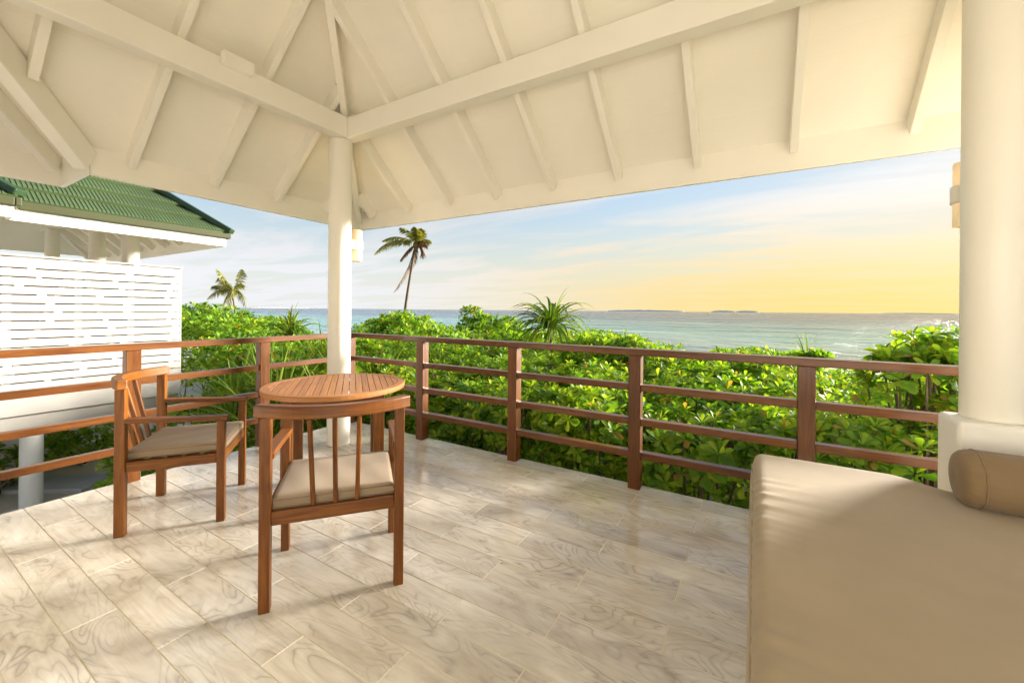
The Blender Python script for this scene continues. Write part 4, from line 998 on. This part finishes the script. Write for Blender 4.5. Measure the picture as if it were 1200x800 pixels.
def screw_pine(x, y, zc, nleaf, L, w, label, group, seed, bend=(0, 0), elmin=0.15, droop=0.9, stem=True, elmax=1.45):
    g = random.Random(seed); gz = ground_z(y)
    root = thing('screw_pine', (x, y, gz), label, 'plant', group)
    crowns = [(0, 0, zc - gz)]
    for k in range(nleaf):
        az = k * 2.39996 + g.uniform(-.25, .25); u = (k + 0.5) / nleaf
        el = elmin + (elmax - elmin) * u ** 0.8 + g.gauss(0, .1)
        V, F = strap_leaf(L * g.uniform(.7, 1.12), w * g.uniform(.8, 1.15), az, el, droop * g.uniform(.6, 1.4), g, bend)
        me = bpy.data.meshes.new('leaf'); me.from_pydata(V, [], F); me.materials.append(M['strap'])
        me.polygons.foreach_set('use_smooth', [True] * len(F))
        o = bpy.data.objects.new('leaf', me); COL.objects.link(o); o.parent = root; o.location = (0, 0, zc - gz + 0.10 * u * L)
    if stem:
        MB().tube([(0, 0, 0), (0.03, 0.02, (zc - gz) * 0.5), (0, 0, zc - gz + 0.1 * L)], [0.06, 0.05, 0.035], 7).build('stem', 'bark', root, smooth=True, world=False)
    return root
screw_pine(0.64, 3.80, 0.92, 100, 0.92, 0.034, 'tall wind-bent screw pine with long strap leaves standing above the shrubs', None, 3, (-0.30, -0.18), -0.3, 1.6, True, 1.15)
LB = 'tuft of arching strap leaves behind the left railing, %s'
LW = ['nearest the round column', 'mid-bay and close to the deck', 'behind the middle railing post', 'beside the privacy screen and close', 'against the end of the privacy screen', 'further back in the middle', 'furthest back near the skyline', 'further back beside the column']
LG = 'strap-leaved plants behind the left railing'
for i, (x, y, zc, L, nl) in enumerate(((-0.75, 0.25, -0.45, 1.15, 46), (-1.35, -0.15, -0.55, 1.2, 46), (-1.9, 0.35, -0.35, 1.2, 46), (-2.45, -0.05, -0.5, 1.15, 44), (-2.75, 0.55, -0.25, 1.1, 40), (-1.5, 0.95, -0.05, 1.0, 40), (-2.3, 1.25, 0.05, 0.95, 36), (-0.55, 0.85, -0.15, 0.95, 36))):
    screw_pine(x, y, zc, nl, L, 0.019, LB % LW[i], LG, 40 + i, (0.1, -0.05), 0.35, 0.75)
screw_pine(-3.93, 1.66, 0.66, 70, 0.66, 0.034, 'bushy screw pine on the skyline just left of the round column', None, 60, (0, 0), 0.1, 2.4)
screw_pine(4.53, 4.39, 0.50, 12, 0.50, 0.012, 'sparse pale palm seedling poking up above the railing at the right', None, 61, (-0.3, -0.2), 0.3, 0.5)

# coconut palms
def frond(pts, width, droop, g, n=46):
    """rachis along pts (quadratic) with leaflets hanging on both sides"""
    a, b_, c_ = [Vector(p) for p in pts]; V, F = [], []
    prev = None
    for i in range(n + 1):
        t_ = i / n
        p = a * (1 - t_) ** 2 + b_ * 2 * t_ * (1 - t_) + c_ * t_ * t_
        d = ((b_ - a) * (1 - t_) + (c_ - b_) * t_).normalized()
        s_ = d.cross(Vector((0, 0, 1))); s_ = s_.normalized() if s_.length > 1e-3 else Vector((1, 0, 0))
        rw = 0.035 * (1 - t_) + 0.006
        k = len(V); V += [tuple(p - s_ * rw), tuple(p + s_ * rw)]
        if prev is not None: F.append((prev, prev + 1, k + 1, k))
        prev = k
        if t_ < 0.10: continue
        ll = width * (math.sin(math.pi * min(1, 0.12 + t_ * 0.86)) ** 0.6) * g.uniform(.8, 1.1)
        for sg in (-1, 1):
            dr = (s_ * sg * g.uniform(.5, .9) + d * g.uniform(.45, .8) + Vector((0, 0, -droop * g.uniform(.7, 1.3)))).normalized()
            hw = 0.03
            k = len(V); m_ = p + dr * ll * 0.55; e = p + dr * ll + Vector((0, 0, -0.18 * ll))
            V += [tuple(p - d * hw), tuple(p + d * hw), tuple(m_ + d * hw * 1.3), tuple(m_ - d * hw * 1.3), tuple(e)]
            F += [(k, k + 1, k + 2, k + 3), (k + 3, k + 2, k + 4)]
    return V, F
def palm(base, crown, label, fronds, seed, tr=0.13, fw=0.7):
    g = random.Random(seed); root = thing('coconut_palm', base, label, 'palm tree')
    b_ = Vector(base); c_ = Vector(crown) - b_
    n = 14; pts = [Vector((c_.x * (t_ ** 1.5), c_.y * (t_ ** 1.5), c_.z * t_)) for t_ in [i / n for i in range(n + 1)]]
    MB().tube(pts, [tr * (1.5 - 0.75 * (i / n) ** 0.5) for i in range(n + 1)], 10).build('trunk', 'bark', root, smooth=True, world=False)
    for (dxi, dzi, dd, bx_, bz_, dead, dr) in fronds:
        e = R0 * dxi + U0 * dzi + FWD * dd; mid = R0 * bx_ + U0 * bz_ + FWD * dd * 0.6
        V, F = frond([c_, c_ + mid, c_ + e], fw, dr, g)
        me = bpy.data.meshes.new('frond'); me.from_pydata([tuple(v) for v in V], [], F); me.materials.append(M['deadfrond' if dead else 'frond'])
        o = bpy.data.objects.new('frond', me); COL.objects.link(o); o.parent = root
    MB().lathe(c_ + Vector((0, 0, -0.25)), [(0.03, -0.3), (0.2, 0.0), (0.22, 0.25), (0.05, 0.6)], 10).build('crown_shaft', 'deadfrond', root, smooth=True, world=False)
    return root
# fronds: end (right, up, away), control (right, up), dry, droop of the leaflets
palm((-16.95, 17.18, -1.55), (-16.16, 17.66, 5.75), 'tall windswept coconut palm against the sky right of the column', [
    (-2.95, -0.65, 0.3, -1.8, 0.75, 0, .9), (-2.6, 0.35, 0.9, -1.4, 0.95, 0, .8), (-0.85, 0.95, -0.8, -0.3, 1.0, 0, .4), (-0.1, 1.15, 0.6, 0.15, 0.8, 0, .4),
    (0.40, 0.95, -0.5, 0.25, 0.7, 0, .6), (0.85, 0.35, 0.5, 0.5, 0.5, 0, .7), (0.75, -0.05, -0.4, 0.6, 0.35, 1, 1.0), (0.35, -0.9, 0.3, 0.55, 0.1, 1, 1.0), (-1.0, -1.15, -0.3, -0.5, -0.25, 1, .8),
    (-1.55, -3.3, 0.2, -0.3, -1.4, 1, .5), (-0.45, -1.7, 0.3, -0.1, -0.6, 1, .6), (0.2, 0.9, -1.4, 0.3, 0.9, 0, .6)], 4, 0.10, 0.62)
palm((-45.2, 20.1, -2.0), (-45.75, 19.8, 2.9), 'small distant coconut palm above the thicket near the neighbouring villa', [(-3.13, -0.66, 0.49, -1.65, 0.99, 0, 0.9), (-1.98, 0.82, 1.32, -0.82, 1.32, 0, 0.7), (-0.99, 2.47, -0.99, -0.17, 1.65, 0, 0.5), (0.33, 2.64, 0.99, 0.33, 1.48, 0, 0.5), (2.15, -1.48, -0.99, 1.48, 0.82, 0, 0.9), (-1.65, -2.31, 1.48, -0.99, 0.33, 0, 1.0), (-0.82, -2.8, -0.66, -0.66, 0.17, 0, 1.0), (0.17, 1.48, -2.31, 0.49, 1.48, 0, 0.6), (1.15, -0.49, -1.98, 0.99, 0.82, 0, 0.9), (-2.4, 0.7, 0.2, -1.2, 1.1, 0, 0.8), (0.9, 1.0, 0.3, 0.4, 1.3, 0, 0.7)], 9, 0.12, 1.0)
